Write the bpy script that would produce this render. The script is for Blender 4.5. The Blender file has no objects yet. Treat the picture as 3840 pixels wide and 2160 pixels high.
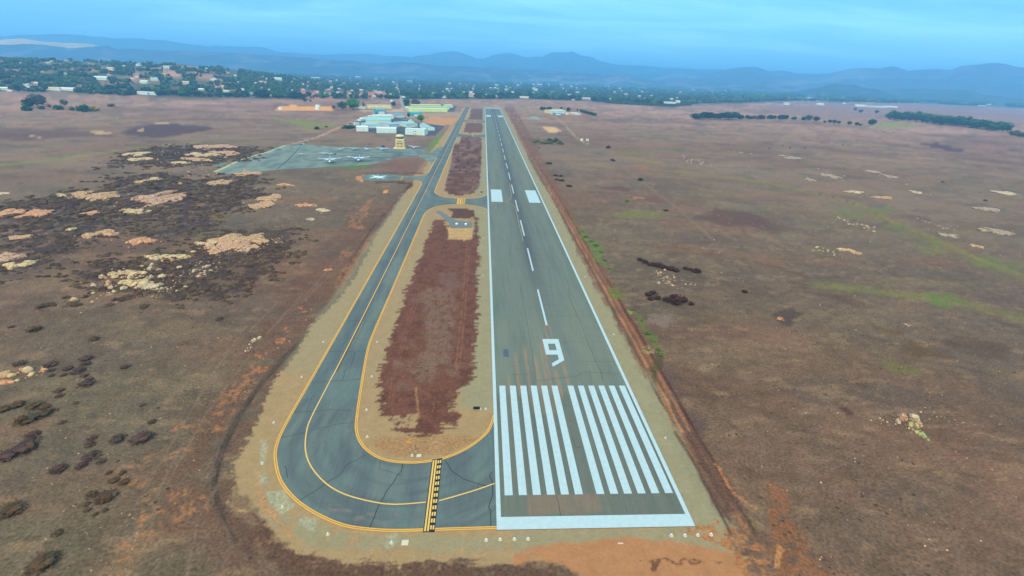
import bpy, math, random
import numpy as np
from mathutils import Vector, Matrix, Euler
random.seed(7)
RNG = np.random.default_rng(11)
scn = bpy.context.scene
COL = scn.collection

# ------------------------------------------------------------ camera
CAM = np.array([-27.0694, -83.1646, 93.8771])
PITCH, YAW, ROLL, FPX = 0.409397, 0.0683466, 0.0396384, 1837.06
cd = bpy.data.cameras.new('camera'); cam = bpy.data.objects.new('camera', cd); COL.objects.link(cam)
scn.camera = cam
cy_, sy_ = math.cos(YAW), math.sin(YAW)
FW = np.array([sy_*math.cos(PITCH), cy_*math.cos(PITCH), -math.sin(PITCH)])
RT = np.array([cy_, -sy_, 0.0]); UP = np.cross(RT, FW)
R2 = math.cos(ROLL)*RT + math.sin(ROLL)*UP
U2 = -math.sin(ROLL)*RT + math.cos(ROLL)*UP
cam.matrix_world = Matrix(((R2[0], U2[0], -FW[0], CAM[0]), (R2[1], U2[1], -FW[1], CAM[1]),
                           (R2[2], U2[2], -FW[2], CAM[2]), (0, 0, 0, 1)))
cd.sensor_width = 36.0; cd.lens = 36.0*FPX/3840.0
cd.clip_start = 1.0; cd.clip_end = 120000.0

# ------------------------------------------------------------ world, sun, exposure
SUN_EL, SUN_AZ = math.radians(50), math.radians(-150)      # azimuth from +Y towards +X
w = bpy.data.worlds.new('World'); scn.world = w; w.use_nodes = True
nt = w.node_tree; nt.nodes.clear()
def N(t, typ, **kw):
    n = t.nodes.new(typ)
    for k, v in kw.items():
        if k.startswith('i_'):
            key = k[2:]
            n.inputs[int(key) if key.isdigit() else key.replace('_', ' ')].default_value = v
        else: setattr(n, k, v)
    return n
def L(t, a, b): t.links.new(a, b)
ZEN, HORZ = 1.9, 1.42
sky = N(nt, 'ShaderNodeTexSky', sky_type='NISHITA', sun_disc=False, sun_elevation=SUN_EL, sun_rotation=SUN_AZ,
        altitude=400.0, air_density=1.0, dust_density=0.6, ozone_density=2.0)
geo = N(nt, 'ShaderNodeTexCoord')
sep = N(nt, 'ShaderNodeSeparateXYZ'); L(nt, geo.outputs['Generated'], sep.inputs[0])
# thin high cloud: noise on a plane overhead
dz = N(nt, 'ShaderNodeMath', operation='MAXIMUM', i_1=0.03); L(nt, sep.outputs['Z'], dz.inputs[0])
dz2 = N(nt, 'ShaderNodeMath', operation='ADD', i_1=0.09); L(nt, dz.outputs[0], dz2.inputs[0])
dv = N(nt, 'ShaderNodeVectorMath', operation='DIVIDE'); L(nt, geo.outputs['Generated'], dv.inputs[0])
cmb = N(nt, 'ShaderNodeCombineXYZ', i_Z=1.0); L(nt, dz2.outputs[0], cmb.inputs[0]); L(nt, dz2.outputs[0], cmb.inputs[1]); L(nt, cmb.outputs[0], dv.inputs[1])
mp = N(nt, 'ShaderNodeMapping'); mp.inputs['Scale'].default_value = (0.42, 0.95, 0.0); mp.inputs['Location'].default_value = (1.7, 0.4, 0); L(nt, dv.outputs[0], mp.inputs[0])
cn = N(nt, 'ShaderNodeTexNoise', i_Scale=1.0, i_Detail=6.0, i_Roughness=0.55, i_Distortion=0.6); L(nt, mp.outputs[0], cn.inputs['Vector'])
cr = N(nt, 'ShaderNodeValToRGB'); L(nt, cn.outputs[0], cr.inputs[0])
cr.color_ramp.elements[0].position = 0.40; cr.color_ramp.elements[0].color = (0, 0, 0, 1)
cr.color_ramp.elements[1].position = 0.74; cr.color_ramp.elements[1].color = (1, 1, 1, 1)
tint = N(nt, 'ShaderNodeMixRGB', blend_type='MULTIPLY', i_0=1.0); L(nt, sky.outputs[0], tint.inputs[1])
SKY_TINT = (0.19, 0.55, 0.92, 1)
tint.inputs[2].default_value = SKY_TINT
ovc = N(nt, 'ShaderNodeMixRGB', blend_type='MIX'); L(nt, tint.outputs[0], ovc.inputs[1])
ovc.inputs[2].default_value = (4.7, 8.9, 9.7, 1)          # veil of cloud
fm = N(nt, 'ShaderNodeMath', operation='MULTIPLY_ADD', i_1=0.42, i_2=0.20); L(nt, cr.outputs[0], fm.inputs[0])
hzt = N(nt, 'ShaderNodeMapRange', i_1=0.0, i_2=0.11, i_3=0.30, i_4=0.0); L(nt, sep.outputs['Z'], hzt.inputs[0])
fm2 = N(nt, 'ShaderNodeMath', operation='ADD', use_clamp=True); L(nt, fm.outputs[0], fm2.inputs[0]); L(nt, hzt.outputs[0], fm2.inputs[1]); L(nt, fm2.outputs[0], ovc.inputs[0])
# an overcast sky is brighter overhead than at the horizon
zc = N(nt, 'ShaderNodeMath', operation='MAXIMUM', i_1=0.0); L(nt, sep.outputs['Z'], zc.inputs[0])
zf = N(nt, 'ShaderNodeMath', operation='MULTIPLY_ADD', i_1=ZEN, i_2=HORZ); L(nt, zc.outputs[0], zf.inputs[0])
zs = N(nt, 'ShaderNodeVectorMath', operation='SCALE'); L(nt, ovc.outputs[0], zs.inputs[0]); L(nt, zf.outputs[0], zs.inputs['Scale'])
bg = N(nt, 'ShaderNodeBackground', i_Strength=0.10); L(nt, zs.outputs[0], bg.inputs[0])
wo = N(nt, 'ShaderNodeOutputWorld'); L(nt, bg.outputs[0], wo.inputs[0])

sd_ = bpy.data.lights.new('sun', 'SUN'); sun = bpy.data.objects.new('sun', sd_); COL.objects.link(sun)
sd_.energy = 2.0; sd_.angle = math.radians(12); sd_.color = (1.0, 0.90, 0.78)
sv = Vector((math.sin(SUN_AZ)*math.cos(SUN_EL), math.cos(SUN_AZ)*math.cos(SUN_EL), math.sin(SUN_EL)))
sun.rotation_euler = sv.to_track_quat('Z', 'Y').to_euler(); sun.location = (0, 0, 3000)
vs = scn.view_settings; vs.view_transform = 'Standard'; vs.look = 'None'; vs.gamma = 1.0; vs.use_curve_mapping = False
vs.exposure = 0.27
scn.cycles.use_denoising = True
scn.cycles.max_bounces = 6; scn.cycles.diffuse_bounces = 2; scn.cycles.glossy_bounces = 2; scn.cycles.volume_bounces = 3

ILL = np.array([0.865, 1.35, 1.93])
def lin(r, g, b):
    c = np.array([r, g, b])/255.0
    c = np.where(c <= 0.04045, c/12.92, ((c+0.055)/1.055)**2.4)
    return np.clip(c/ILL, 0.004, 0.9)

# ------------------------------------------------------------ noise
def _h(ix, iy, s):
    n = (ix.astype(np.int64)*374761393 + iy.astype(np.int64)*668265263 + s*1442695041) & 0xffffffff
    n = ((n ^ (n >> 13))*1274126177) & 0xffffffff
    n = ((n ^ (n >> 16))*2246822519) & 0xffffffff
    return ((n ^ (n >> 15)) & 0xffff)/65535.0
def vn(x, y, s=0):
    fx, fy = np.floor(x), np.floor(y); tx, ty = x-fx, y-fy
    tx = tx*tx*(3-2*tx); ty = ty*ty*(3-2*ty)
    a = _h(fx, fy, s); b = _h(fx+1, fy, s); c = _h(fx, fy+1, s); d = _h(fx+1, fy+1, s)
    return (a*(1-tx)+b*tx)*(1-ty) + (c*(1-tx)+d*tx)*ty
def fbm(x, y, s=0, o=4, g=0.5):
    t = 0; a = 1; m = 0
    for i in range(o):
        q = 2.0**i; ca, sa = math.cos(i*1.1), math.sin(i*1.1)
        t = t + a*vn((x*ca-y*sa)*q, (x*sa+y*ca)*q, s+i*17); m += a; a *= g
    return t/m
def sst(a, b, x):
    t = np.clip((x-a)/(b-a), 0, 1); return t*t*(3-2*t)

# ------------------------------------------------------------ terrain height
def hz(X, Y):
    X = np.asarray(X, float); Y = np.asarray(Y, float)
    dx, dy = X-CAM[0], Y-CAM[1]
    D = np.hypot(dx, dy); az = np.degrees(np.arctan2(dx, dy))
    A = np.interp(az, [-75, -42, -34, -29, -25, -21, -16, -12], [80, 86, 80, 88, 74, 46, 14, 0])
    up = sst(1650, 3000, D); dn = 1-0.75*sst(3100, 5200, D)
    h = A*up*dn
    h = h + A/85*up*dn*((fbm(X/420, Y/420, 5, 4)-0.5)*34)
    # low swells in the far fields, none near the airfield
    out = sst(250, 900, np.abs(X+20))*sst(300, 900, D)*(1-sst(6000, 9000, D))
    h = h + out*((fbm(X/500, Y/330, 9, 2)-0.5)*5.0 - 1.6)
    return h
K2 = 3840.0/2576.0
TS = np.concatenate([np.linspace(60, 1400, 500), np.geomspace(1401, 30000, 1500)])
def raydir(x, y):
    return FW + R2*((x*K2-1920)/FPX) - U2*((y*K2-1080)/FPX)
def at(x, y, z=0.0):
    """survey point: where the sight line of photo position (x, y; 2576 wide) meets the terrain"""
    d = raydir(x, y)
    if d[2] < -1e-4:
        t = (z-CAM[2])/d[2]; p = CAM+d*t
        if math.hypot(p[0]-CAM[0], p[1]-CAM[1]) < 330: return float(p[0]), float(p[1])
    dh = math.hypot(d[0], d[1])
    if d[2] < -1e-4 and math.atan2(d[0], d[1]) > -0.2:      # open plain: two steps are enough
        q = CAM+d*((z-1.6-CAM[2])/d[2])
        for _ in range(2): q = CAM+d*((z+float(hz(q[0], q[1]))-CAM[2])/d[2])
        return float(q[0]), float(q[1])
    t = TS/dh
    PX, PY, PZ = CAM[0]+d[0]*t, CAM[1]+d[1]*t, CAM[2]+d[2]*t
    below = PZ < hz(PX, PY)+z
    i = int(np.argmax(below)) if below.any() else len(t)-1
    if i == 0: return float(PX[0]), float(PY[0])
    g0 = PZ[i-1]-hz(PX[i-1], PY[i-1])-z; g1 = PZ[i]-hz(PX[i], PY[i])-z
    f = g0/(g0-g1) if g0 != g1 else 0.5
    f = min(max(f, 0), 1)
    return float(PX[i-1]*(1-f)+PX[i]*f), float(PY[i-1]*(1-f)+PY[i]*f)
def ats(pts): return [at(*p) for p in pts]
def ppm(X, Y):
    """photo px (2576 wide) per metre across at a ground point"""
    return FPX/K2/float(np.dot(np.array([X, Y, float(hz(X, Y))])-CAM, FW))

# ------------------------------------------------------------ mesh helpers
def new_obj(name, me, parent=None, mats=()):
    o = bpy.data.objects.new(name, me); COL.objects.link(o)
    if parent is not None: o.parent = parent
    if me is not None:
        for m in mats:
            if m.name not in [q.name for q in me.materials if q]: me.materials.append(m)
    return o
def tag(o, label=None, cat=None, group=None, kind=None):
    if label: o['label'] = label
    if cat: o['category'] = cat
    if group: o['group'] = group
    if kind: o['kind'] = kind
    return o
def empty(name, loc, rz=0, label=None, cat=None, group=None, s=1.0):
    o = bpy.data.objects.new(name, None); COL.objects.link(o)
    o.location = loc; o.rotation_euler = (0, 0, rz); o.scale = (s, s, s); o.empty_display_size = 0.5
    return tag(o, label, cat, group)
def copy_tree(o, parent=None):
    c = o.copy(); COL.objects.link(c)
    if parent is not None: c.parent = parent
    for ch in list(o.children): copy_tree(ch, c)
    return c
def fast_mesh(name, V, F, cols=None, smooth=False, mat_idx=None):
    V = np.asarray(V, np.float32); F = np.asarray(F, np.int32); n = F.shape[1]
    me = bpy.data.meshes.new(name)
    me.vertices.add(len(V)); me.vertices.foreach_set('co', V.ravel())
    me.loops.add(F.size); me.loops.foreach_set('vertex_index', F.ravel())
    me.polygons.add(len(F))
    me.polygons.foreach_set('loop_start', np.arange(0, F.size, n, dtype=np.int32))
    try: me.polygons.foreach_set('loop_total', np.full(len(F), n, dtype=np.int32))
    except Exception: pass
    if mat_idx is not None: me.polygons.foreach_set('material_index', np.asarray(mat_idx, np.int32))
    me.polygons.foreach_set('use_smooth', np.full(len(F), smooth, dtype=bool))
    me.update(calc_edges=True)
    if cols is not None:
        a = me.color_attributes.new('Col', 'FLOAT_COLOR', 'POINT')
        c = np.ones((len(V), 4), np.float32); c[:, :cols.shape[1]] = cols; a.data.foreach_set('color', c.ravel())
    me.validate(); return me
class MB:
    """collects boxes, prisms and tubes into one mesh"""
    def __init__(s): s.v = []; s.f = []
    def add(s, V, F):
        b = len(s.v); s.v += [tuple(p) for p in V]; s.f += [tuple(i+b for i in f) for f in F]; return s
    def box(s, x0, y0, z0, x1, y1, z1):
        return s.add([(x0,y0,z0),(x1,y0,z0),(x1,y1,z0),(x0,y1,z0),(x0,y0,z1),(x1,y0,z1),(x1,y1,z1),(x0,y1,z1)],
                     [(0,3,2,1),(4,5,6,7),(0,1,5,4),(1,2,6,5),(2,3,7,6),(3,0,4,7)])
    def loft(s, rings, cap=True):
        n = len(rings[0]); V = [p for r in rings for p in r]; F = []
        for k in range(len(rings)-1):
            for i in range(n):
                j = (i+1) % n; F.append((k*n+i, k*n+j, (k+1)*n+j, (k+1)*n+i))
        if cap: F.append(tuple(range(n-1, -1, -1))); F.append(tuple((len(rings)-1)*n+i for i in range(n)))
        return s.add(V, F)
    def cyl(s, x, y, z0, z1, r0, r1=None, n=10):
        r1 = r0 if r1 is None else r1
        return s.loft([[(x+r*math.cos(2*math.pi*i/n), y+r*math.sin(2*math.pi*i/n), z) for i in range(n)] for z, r in ((z0, r0), (z1, r1))])
    def tube(s, a, b, r0, r1, n=6):
        a, b = Vector(a), Vector(b); d = (b-a).normalized(); u = d.orthogonal().normalized(); v = d.cross(u)
        return s.loft([[tuple(p+u*r*math.cos(2*math.pi*i/n)+v*r*math.sin(2*math.pi*i/n)) for i in range(n)] for p, r in ((a, r0), (b, r1))])
    def prism(s, pts, z0, z1):
        return s.loft([[(x, y, z0) for x, y in pts], [(x, y, z1) for x, y in pts]])
    def build(s, name, mat, parent=None, smooth=False):
        me = bpy.data.meshes.new(name); me.from_pydata([tuple(map(float, p)) for p in s.v], [], s.f); me.validate()
        if smooth:
            for p in me.polygons: p.use_smooth = True
        return new_obj(name, me, parent, [mat])

# ------------------------------------------------------------ materials
MATS = {}
def mat(name, col, rough=0.8, var=0.12, scale=0.5, bump=0.0, metal=0.0, coords='Object'):
    if name in MATS: return MATS[name]
    m = bpy.data.materials.new(name); m.use_nodes = True; t = m.node_tree; b = t.nodes['Principled BSDF']
    tc = N(t, 'ShaderNodeTexCoord'); nz = N(t, 'ShaderNodeTexNoise', i_Scale=scale, i_Detail=5.0); L(t, tc.outputs[coords], nz.inputs['Vector'])
    hs = N(t, 'ShaderNodeMixRGB', blend_type='MIX')
    c = np.array(col[:3]); hs.inputs[1].default_value = (*np.clip(c*(1-var), 0, 1), 1); hs.inputs[2].default_value = (*np.clip(c*(1+var), 0, 1), 1)
    L(t, nz.outputs[0], hs.inputs[0]); L(t, hs.outputs[0], b.inputs['Base Color'])
    b.inputs['Roughness'].default_value = rough; b.inputs['Metallic'].default_value = metal
    b.inputs['Specular IOR Level'].default_value = 0.2
    if bump > 0:
        bp = N(t, 'ShaderNodeBump', i_Strength=bump, i_Distance=0.3); L(t, nz.outputs[0], bp.inputs['Height']); L(t, bp.outputs[0], b.inputs['Normal'])
    MATS[name] = m; return m
def attr_mat(name, rough=0.95, fine=None, spec=0.1, bump=0.0, amp=0.25):
    """albedo from the Col attribute, broken up by object-space noise at the given scales"""
    m = bpy.data.materials.new(name); m.use_nodes = True; t = m.node_tree; b = t.nodes['Principled BSDF']
    at_ = N(t, 'ShaderNodeVertexColor', layer_name='Col'); last = at_.outputs[0]
    tc = N(t, 'ShaderNodeTexCoord')
    for i, (sc, am) in enumerate(fine or ()):
        mpn = N(t, 'ShaderNodeMapping'); mpn.inputs['Scale'].default_value = sc if isinstance(sc, tuple) else (sc, sc, sc)
        L(t, tc.outputs['Object'], mpn.inputs[0])
        nz = N(t, 'ShaderNodeTexNoise', i_Scale=1.0, i_Detail=6.0, i_Roughness=0.62); L(t, mpn.outputs[0], nz.inputs['Vector'])
        mr = N(t, 'ShaderNodeMapRange', i_1=0.25, i_2=0.75, i_3=-am, i_4=am); L(t, nz.outputs[0], mr.inputs[0])
        ma = N(t, 'ShaderNodeMath', operation='MULTIPLY_ADD', i_2=1.0); L(t, mr.outputs[0], ma.inputs[0]); L(t, at_.outputs[1], ma.inputs[1]); mr = ma
        mx = N(t, 'ShaderNodeVectorMath', operation='SCALE'); L(t, last, mx.inputs[0]); L(t, mr.outputs[0], mx.inputs['Scale']); last = mx.outputs[0]
        if i == 0 and bump > 0:
            bp = N(t, 'ShaderNodeBump', i_Strength=bump, i_Distance=0.4); L(t, nz.outputs[0], bp.inputs['Height']); L(t, bp.outputs[0], b.inputs['Normal'])
    L(t, last, b.inputs['Base Color']); b.inputs['Roughness'].default_value = rough; b.inputs['Specular IOR Level'].default_value = spec
    return m

# ------------------------------------------------------------ signed distance to polygons / polylines
def sdist(X, Y, poly, closed=True):
    P = np.asarray(poly, float); n = len(P); d2 = np.full(X.shape, 1e18); ins = np.zeros(X.shape, bool)
    for i in range(n if closed else n-1):
        ax, ay = P[i]; bx, by = P[(i+1) % n]; ex, ey = bx-ax, by-ay
        t = np.clip(((X-ax)*ex+(Y-ay)*ey)/(ex*ex+ey*ey+1e-9), 0, 1)
        d2 = np.minimum(d2, (X-ax-ex*t)**2+(Y-ay-ey*t)**2)
        if closed:
            c = ((ay > Y) != (by > Y)); xx = ax+(Y-ay)*ex/(ey if abs(ey) > 1e-9 else 1e-9); ins ^= (c & (X < xx))
    d = np.sqrt(d2)
    return np.where(ins, -d, d) if closed else d

# ------------------------------------------------------------ ground sheet
def crop(ox, oy, k, pts): return [(ox+a/k, oy+b/k) for a, b in pts]
s_near, s_far = 1/(20+40.8), 1/(34000+40.8)
rows = 1/np.linspace(s_near, s_far, 640)-40.8
azd = np.degrees(YAW)+np.concatenate([np.linspace(-100, -56, 30)[:-1], np.linspace(-56, 56, 1120), np.linspace(56, 100, 30)[1:]])
AZ, DD = np.meshgrid(np.radians(azd), rows)
GX, GY = CAM[0]+DD*np.sin(AZ), CAM[1]+DD*np.cos(AZ)
GZ = hz(GX, GY)
X, Y = GX, GY
DIST = DD
GR = np.ones(X.shape)
def mixc(C, col, m):
    m = m[..., None]
    return C*(1-m)+np.asarray(col)*m
n1 = fbm(X/60, Y/60, 1, 4); n2 = fbm(X/14, Y/14, 2, 4); n3 = fbm(X/2.2, Y/2.2, 3, 3); n4 = fbm(X/220, Y/150, 4, 4); n5 = fbm(X/0.7, Y/0.7, 8, 2)
n6 = fbm(X/27+30, Y/22, 21, 5)
C = np.zeros(X.shape+(3,))+lin(104, 92, 77)
rt_side = sst(-30, 120, X)
C = mixc(C, lin(108, 92, 77), rt_side*0.8)
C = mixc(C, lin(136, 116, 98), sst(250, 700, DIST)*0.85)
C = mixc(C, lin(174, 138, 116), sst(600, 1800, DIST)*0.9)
C = mixc(C, lin(112, 112, 88), sst(0.52, 0.70, n1)*0.26)            # olive
C = mixc(C, lin(118, 88, 72), sst(0.54, 0.72, n4)*0.55)             # reddish
C = mixc(C, lin(92, 84, 76), sst(0.52, 0.68, n6)*0.45)              # grey
C = mixc(C, lin(128, 112, 88), sst(0.56, 0.75, fbm(X/33, Y/18, 31, 4))*0.4)
C = mixc(C, lin(84, 70, 58), sst(0.60, 0.74, fbm(X/9, Y/6, 33, 4))*0.30*(1-sst(250, 500, DIST)))
C = C*(1+0.30*(n2[..., None]-0.5)+0.42*(n3[..., None]-0.5)*(1-sst(250, 600, DIST))[..., None]+0.30*(n5[..., None]-0.5)*(1-sst(90, 220, DIST))[..., None])
C = C*(1+0.22*(fbm(X/260, Y/70, 14, 5)[..., None]-0.5)*sst(400, 900, DIST)[..., None])
C = C*(1+0.30*(fbm(X/95, Y/55, 41, 3)[..., None]-0.5))
C = mixc(C, lin(140, 106, 84), sst(0.55, 0.72, fbm(X/48, Y/30, 43, 4))*0.35)
C = mixc(C, lin(88, 74, 60), sst(0.60, 0.72, fbm(X/5.5, Y/2.6, 45, 4))*0.38*(1-sst(300, 700, DIST)))
C = mixc(C, lin(148, 124, 98), sst(0.63, 0.74, fbm(X/7.5+9, Y/3.4, 47, 4))*0.40*(1-sst(400, 900, DIST)))
C = mixc(C, lin(96, 78, 66), sst(0.58, 0.70, fbm(X/46, Y/16, 49, 4))*0.30*sst(200, 500, DIST))
def paint(poly, col, soft=1.0, amp=0.0, sc=(4, 4), strength=1.0, seed=50, closed=True, width=0.0, mott=0.0, msc=3.0, world=False, grain=None):
    global C
    if grain is None: grain = GRAINS.get(tuple(np.round(col, 5)), 1.0)
    P = poly if world else ats(poly)
    xs = [p[0] for p in P]; ys = [p[1] for p in P]; pad = soft*2+amp*1.5+width+2
    ii = np.where((X.min(1) <= max(xs)+pad) & (X.max(1) >= min(xs)-pad) & (Y.max(1) >= min(ys)-pad) & (Y.min(1) <= max(ys)+pad))[0]
    if not len(ii): return
    r0, r1 = ii[0], ii[-1]+1
    sx, sy = X[r0:r1], Y[r0:r1]
    m = (sx > min(xs)-pad) & (sx < max(xs)+pad) & (sy > min(ys)-pad) & (sy < max(ys)+pad)
    if not m.any(): return
    px, py = sx[m], sy[m]
    d = sdist(px, py, P, closed)-(0 if closed else width)
    if amp: d = d+(fbm(px/sc[0], py/sc[1], seed, 4)-0.5)*2*amp
    a = (1-sst(-soft, soft, d))*strength
    if mott: a = a*sst(0.40, 0.60, fbm(px/msc, py/msc, seed+7, 4)+(mott-0.5)*0.75)
    gs = GR[r0:r1]; gs[m] = gs[m]*(1-a)+grain*a
    sub = C[r0:r1]; sub[m] = sub[m]*(1-a[:, None])+np.asarray(col)*a[:, None]*(1+0.22*(fbm(px/1.7, py/1.7, seed+3, 3)-0.5))[:, None]

GRAINS = {}
c00 = lambda p: crop(0, 0, 4, p); c10 = lambda p: crop(644, 0, 4, p); c20 = lambda p: crop(1288, 0, 4, p); c30 = lambda p: crop(1932, 0, 4, p)
c01 = lambda p: crop(0, 362.25, 4, p); c11 = lambda p: crop(644, 362.25, 4, p); c21 = lambda p: crop(1288, 362.25, 4, p); c31 = lambda p: crop(1932, 362.25, 4, p)
c02 = lambda p: crop(0, 724.5, 4, p); c12 = lambda p: crop(644, 724.5, 4, p); c22 = lambda p: crop(1288, 724.5, 4, p); c32 = lambda p: crop(1932, 724.5, 4, p)
c03 = lambda p: crop(0, 1086.75, 4, p); c13 = lambda p: crop(644, 1086.75, 4, p); c23 = lambda p: crop(1288, 1086.75, 4, p); c33 = lambda p: crop(1932, 1086.75, 4, p)
# town soil under the trees and on the left hill
EDGE = [(-400, 215), (0, 230), (160, 234), (300, 241), (500, 245), (640, 247), (870, 250), (1180, 250), (1330, 250), (1480, 255), (1570, 262), (1690, 268), (1760, 262), (1932, 258), (2080, 256), (2300, 262), (2576, 272), (3200, 300)]
edge_w = ats(EDGE)
big = edge_w+[(30000, 60000), (-60000, 60000), (-60000, 3000)]
paint(big, lin(78, 84, 60), 25, 40, (160, 90), 0.95, 60, world=True)
hill = (GZ > 6) & (np.degrees(AZ) < -8)
C = mixc(C, lin(92, 96, 66), (sst(4, 30, GZ)*(np.degrees(AZ) < -8))*0.9)
C = mixc(C, lin(176, 138, 108), sst(4, 30, GZ)*(np.degrees(AZ) < -8)*sst(0.52, 0.64, fbm(X/110, Y/60, 77, 4))*0.9)
for q in ([(1000,700),(1120,670),(1280,690),(1120,720)], [(1240,680),(1320,665),(1420,690),(1300,705)], [(1450,700),(1560,680),(1860,770),(1780,790),(1600,730)],
          [(800,880),(960,840),(1280,870),(1060,900),(820,910)], [(1100,830),(1180,810),(1300,890),(1260,910)], [(820,905),(1050,905),(1160,950),(1000,945)],
          [(380,915),(640,905),(640,925),(420,930)], [(2150,870),(2320,860),(2400,890),(2250,890)], [(530,640),(680,640),(660,680),(560,670)], [(1260,730),(1420,720),(1430,760),(1330,760)]):
    paint(c00(q), lin(206, 158, 124), 10, 30, (70, 40), 0.9, 81, mott=0.55, msc=45)
for q in ([(440,910),(560,905),(540,980),(430,985)], [(560,920),(640,915),(640,985),(555,985)], [(690,905),(770,900),(770,990),(690,990)], [(830,915),(880,910),(880,985),(825,985)],
          [(905,920),(960,915),(960,985),(905,985)], [(1040,925),(1085,915),(1090,990),(1040,990)], [(1120,930),(1195,920),(1200,1000),(1120,1000)], [(1215,925),(1305,920),(1310,995),(1215,995)],
          [(380,880),(460,880),(460,930),(390,930)], [(160,890),(300,880),(300,940),(170,930)]):
    paint(c10(q), lin(190, 126, 104), 10, 20, (60, 40), 0.95, 84, mott=0.8, msc=40)
for q in ([(1000,690),(1100,690),(1080,710)], [(760,700),(1000,710),(1000,730),(800,730)], [(1540,680),(1690,690),(1640,720)], [(1850,800),(1980,795),(1970,825),(1860,820)], [(1700,730),(1830,730),(1830,755)]):
    paint(c10(q), lin(200, 130, 110), 20, 30, (120, 80), 0.7, 85)
# distant fields on the right, beyond the belt of trees
for q in ([(0,965),(200,960),(480,990),(560,1010),(520,1040),(0,1010)], [(560,1025),(900,1060),(1300,1030),(1700,1050),(2000,1080),(2576,1120),(2576,1300),(2400,1280),(2200,1190),(1500,1130),(1200,1150),(700,1230),(500,1190),(0,1130),(0,1065),(400,1070)]):
    paint(c30(q), lin(150, 118, 108), 25, 30, (200, 90), 0.9, 86)
paint(c30([(1000,1240),(1300,1225),(1500,1260),(1480,1290),(1100,1285)]), lin(140, 140, 70), 8, 10, (40, 30), 0.9, 87)
# plum coloured burnt patch and streaks, left
paint(c00([(1200,1340),(1330,1290),(1520,1255),(1800,1250),(2000,1270),(2190,1290),(1990,1330),(1750,1370),(1550,1390),(1350,1360)]), lin(92, 70, 68), 4, 9, (40, 20), 0.95, 90)
paint(c00([(0,1290),(400,1300),(900,1320),(1200,1340),(1100,1370),(700,1380),(400,1420),(0,1440)]), lin(102, 78, 70), 12, 20, (60, 24), 0.75, 91)
for q in ([(890,1320),(1000,1315),(1170,1350),(1000,1360)], [(1540,1232),(1720,1230),(1700,1242),(1560,1242)], [(290,1365),(420,1370),(400,1385),(300,1380)], [(1370,1300),(1440,1295),(1440,1320),(1380,1322)], [(500,1250),(560,1250),(540,1260)]):
    paint(c00(q), lin(190, 165, 125), 1.5, 2, (6, 4), 0.9, 92)
# green-yellow strips, left
GY1, GY2 = lin(142, 138, 74), lin(128, 134, 62)
paint(c01([(-200,230),(0,215),(400,175),(800,120),(1200,60),(1600,20),(2000,-20),(2400,-40)]), GY1, 5, 5, (30, 15), 0.85, 93, closed=False, width=3)
paint(c01([(150,200),(500,165),(700,135)]), lin(112, 128, 56), 4, 4, (20, 10), 0.7, 94, closed=False, width=4)
paint(c10([(150,1175),(300,1200),(520,1220),(720,1235),(860,1265),(700,1285),(450,1270),(300,1225),(170,1195)]), GY2, 4, 9, (30, 15), 0.9, 95)
paint(c10([(440,1290),(600,1295),(680,1320),(520,1325)]), GY1, 4, 5, (20, 12), 0.8, 96)
paint(c00([(1000,1160),(1150,1190),(1270,1200),(1180,1225)]), lin(128, 132, 70), 6, 8, (30, 15), 0.6, 97)
paint(c11([(560,235),(850,225),(1160,205),(1170,218),(1000,243),(700,243)]), lin(84, 128, 44), 0.8, 1.5, (8, 4), 1.0, 98)
paint(c10([(1745,1440),(1800,1400),(1880,1340),(1910,1330),(1880,1390),(1850,1440),(1800,1500),(1740,1540)]), lin(104, 132, 50), 2, 5, (12, 10), 0.9, 99)
# dark scrub ground
SC = lin(70, 58, 54)
SCRUB = [c01([(1000,250),(1180,170),(1270,110),(1500,40),(1900,15),(2576,40),(2576,140),(2400,170),(2150,205),(2000,225),(1700,225),(1400,190),(1250,215)]),
         c01([(300,560),(480,530),(700,500),(1000,480),(1100,440),(1150,330),(1500,300),(1700,310),(1900,380),(2250,330),(2576,320),(2576,520),(2440,620),(2240,760),(2150,850),(1900,950),(1600,980),(1450,900),(1200,880),(1000,860),(880,1000),(850,1080),(400,1230),(0,1380),(0,600)]),
         c01([(880,1330),(1000,1200),(1300,1180),(1600,1110),(1950,1090),(2150,900),(2576,870),(2850,880),(2980,990),(2820,1130),(2760,1200),(2560,1400),(2240,1530),(1900,1550),(1300,1500),(1000,1490)])]
for i, q in enumerate(SCRUB): paint(q, SC, 2.5, 9, (9, 6), 0.92, 100+i, mott=0.60, msc=4.0)
for i, q in enumerate([c01([(1150,800),(1500,760),(1800,800),(1700,860),(1300,870)]), c01([(850,1000),(1300,950),(1800,960),(1700,1040),(1300,1110),(900,1090)]), c01([(2100,700),(2300,690),(2280,760),(2120,760)])]):
    paint(q, [lin(104, 92, 76), lin(104, 84, 72), lin(128, 108, 64)][i], 3, 5, (9, 6), 0.85, 110+i)
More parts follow.
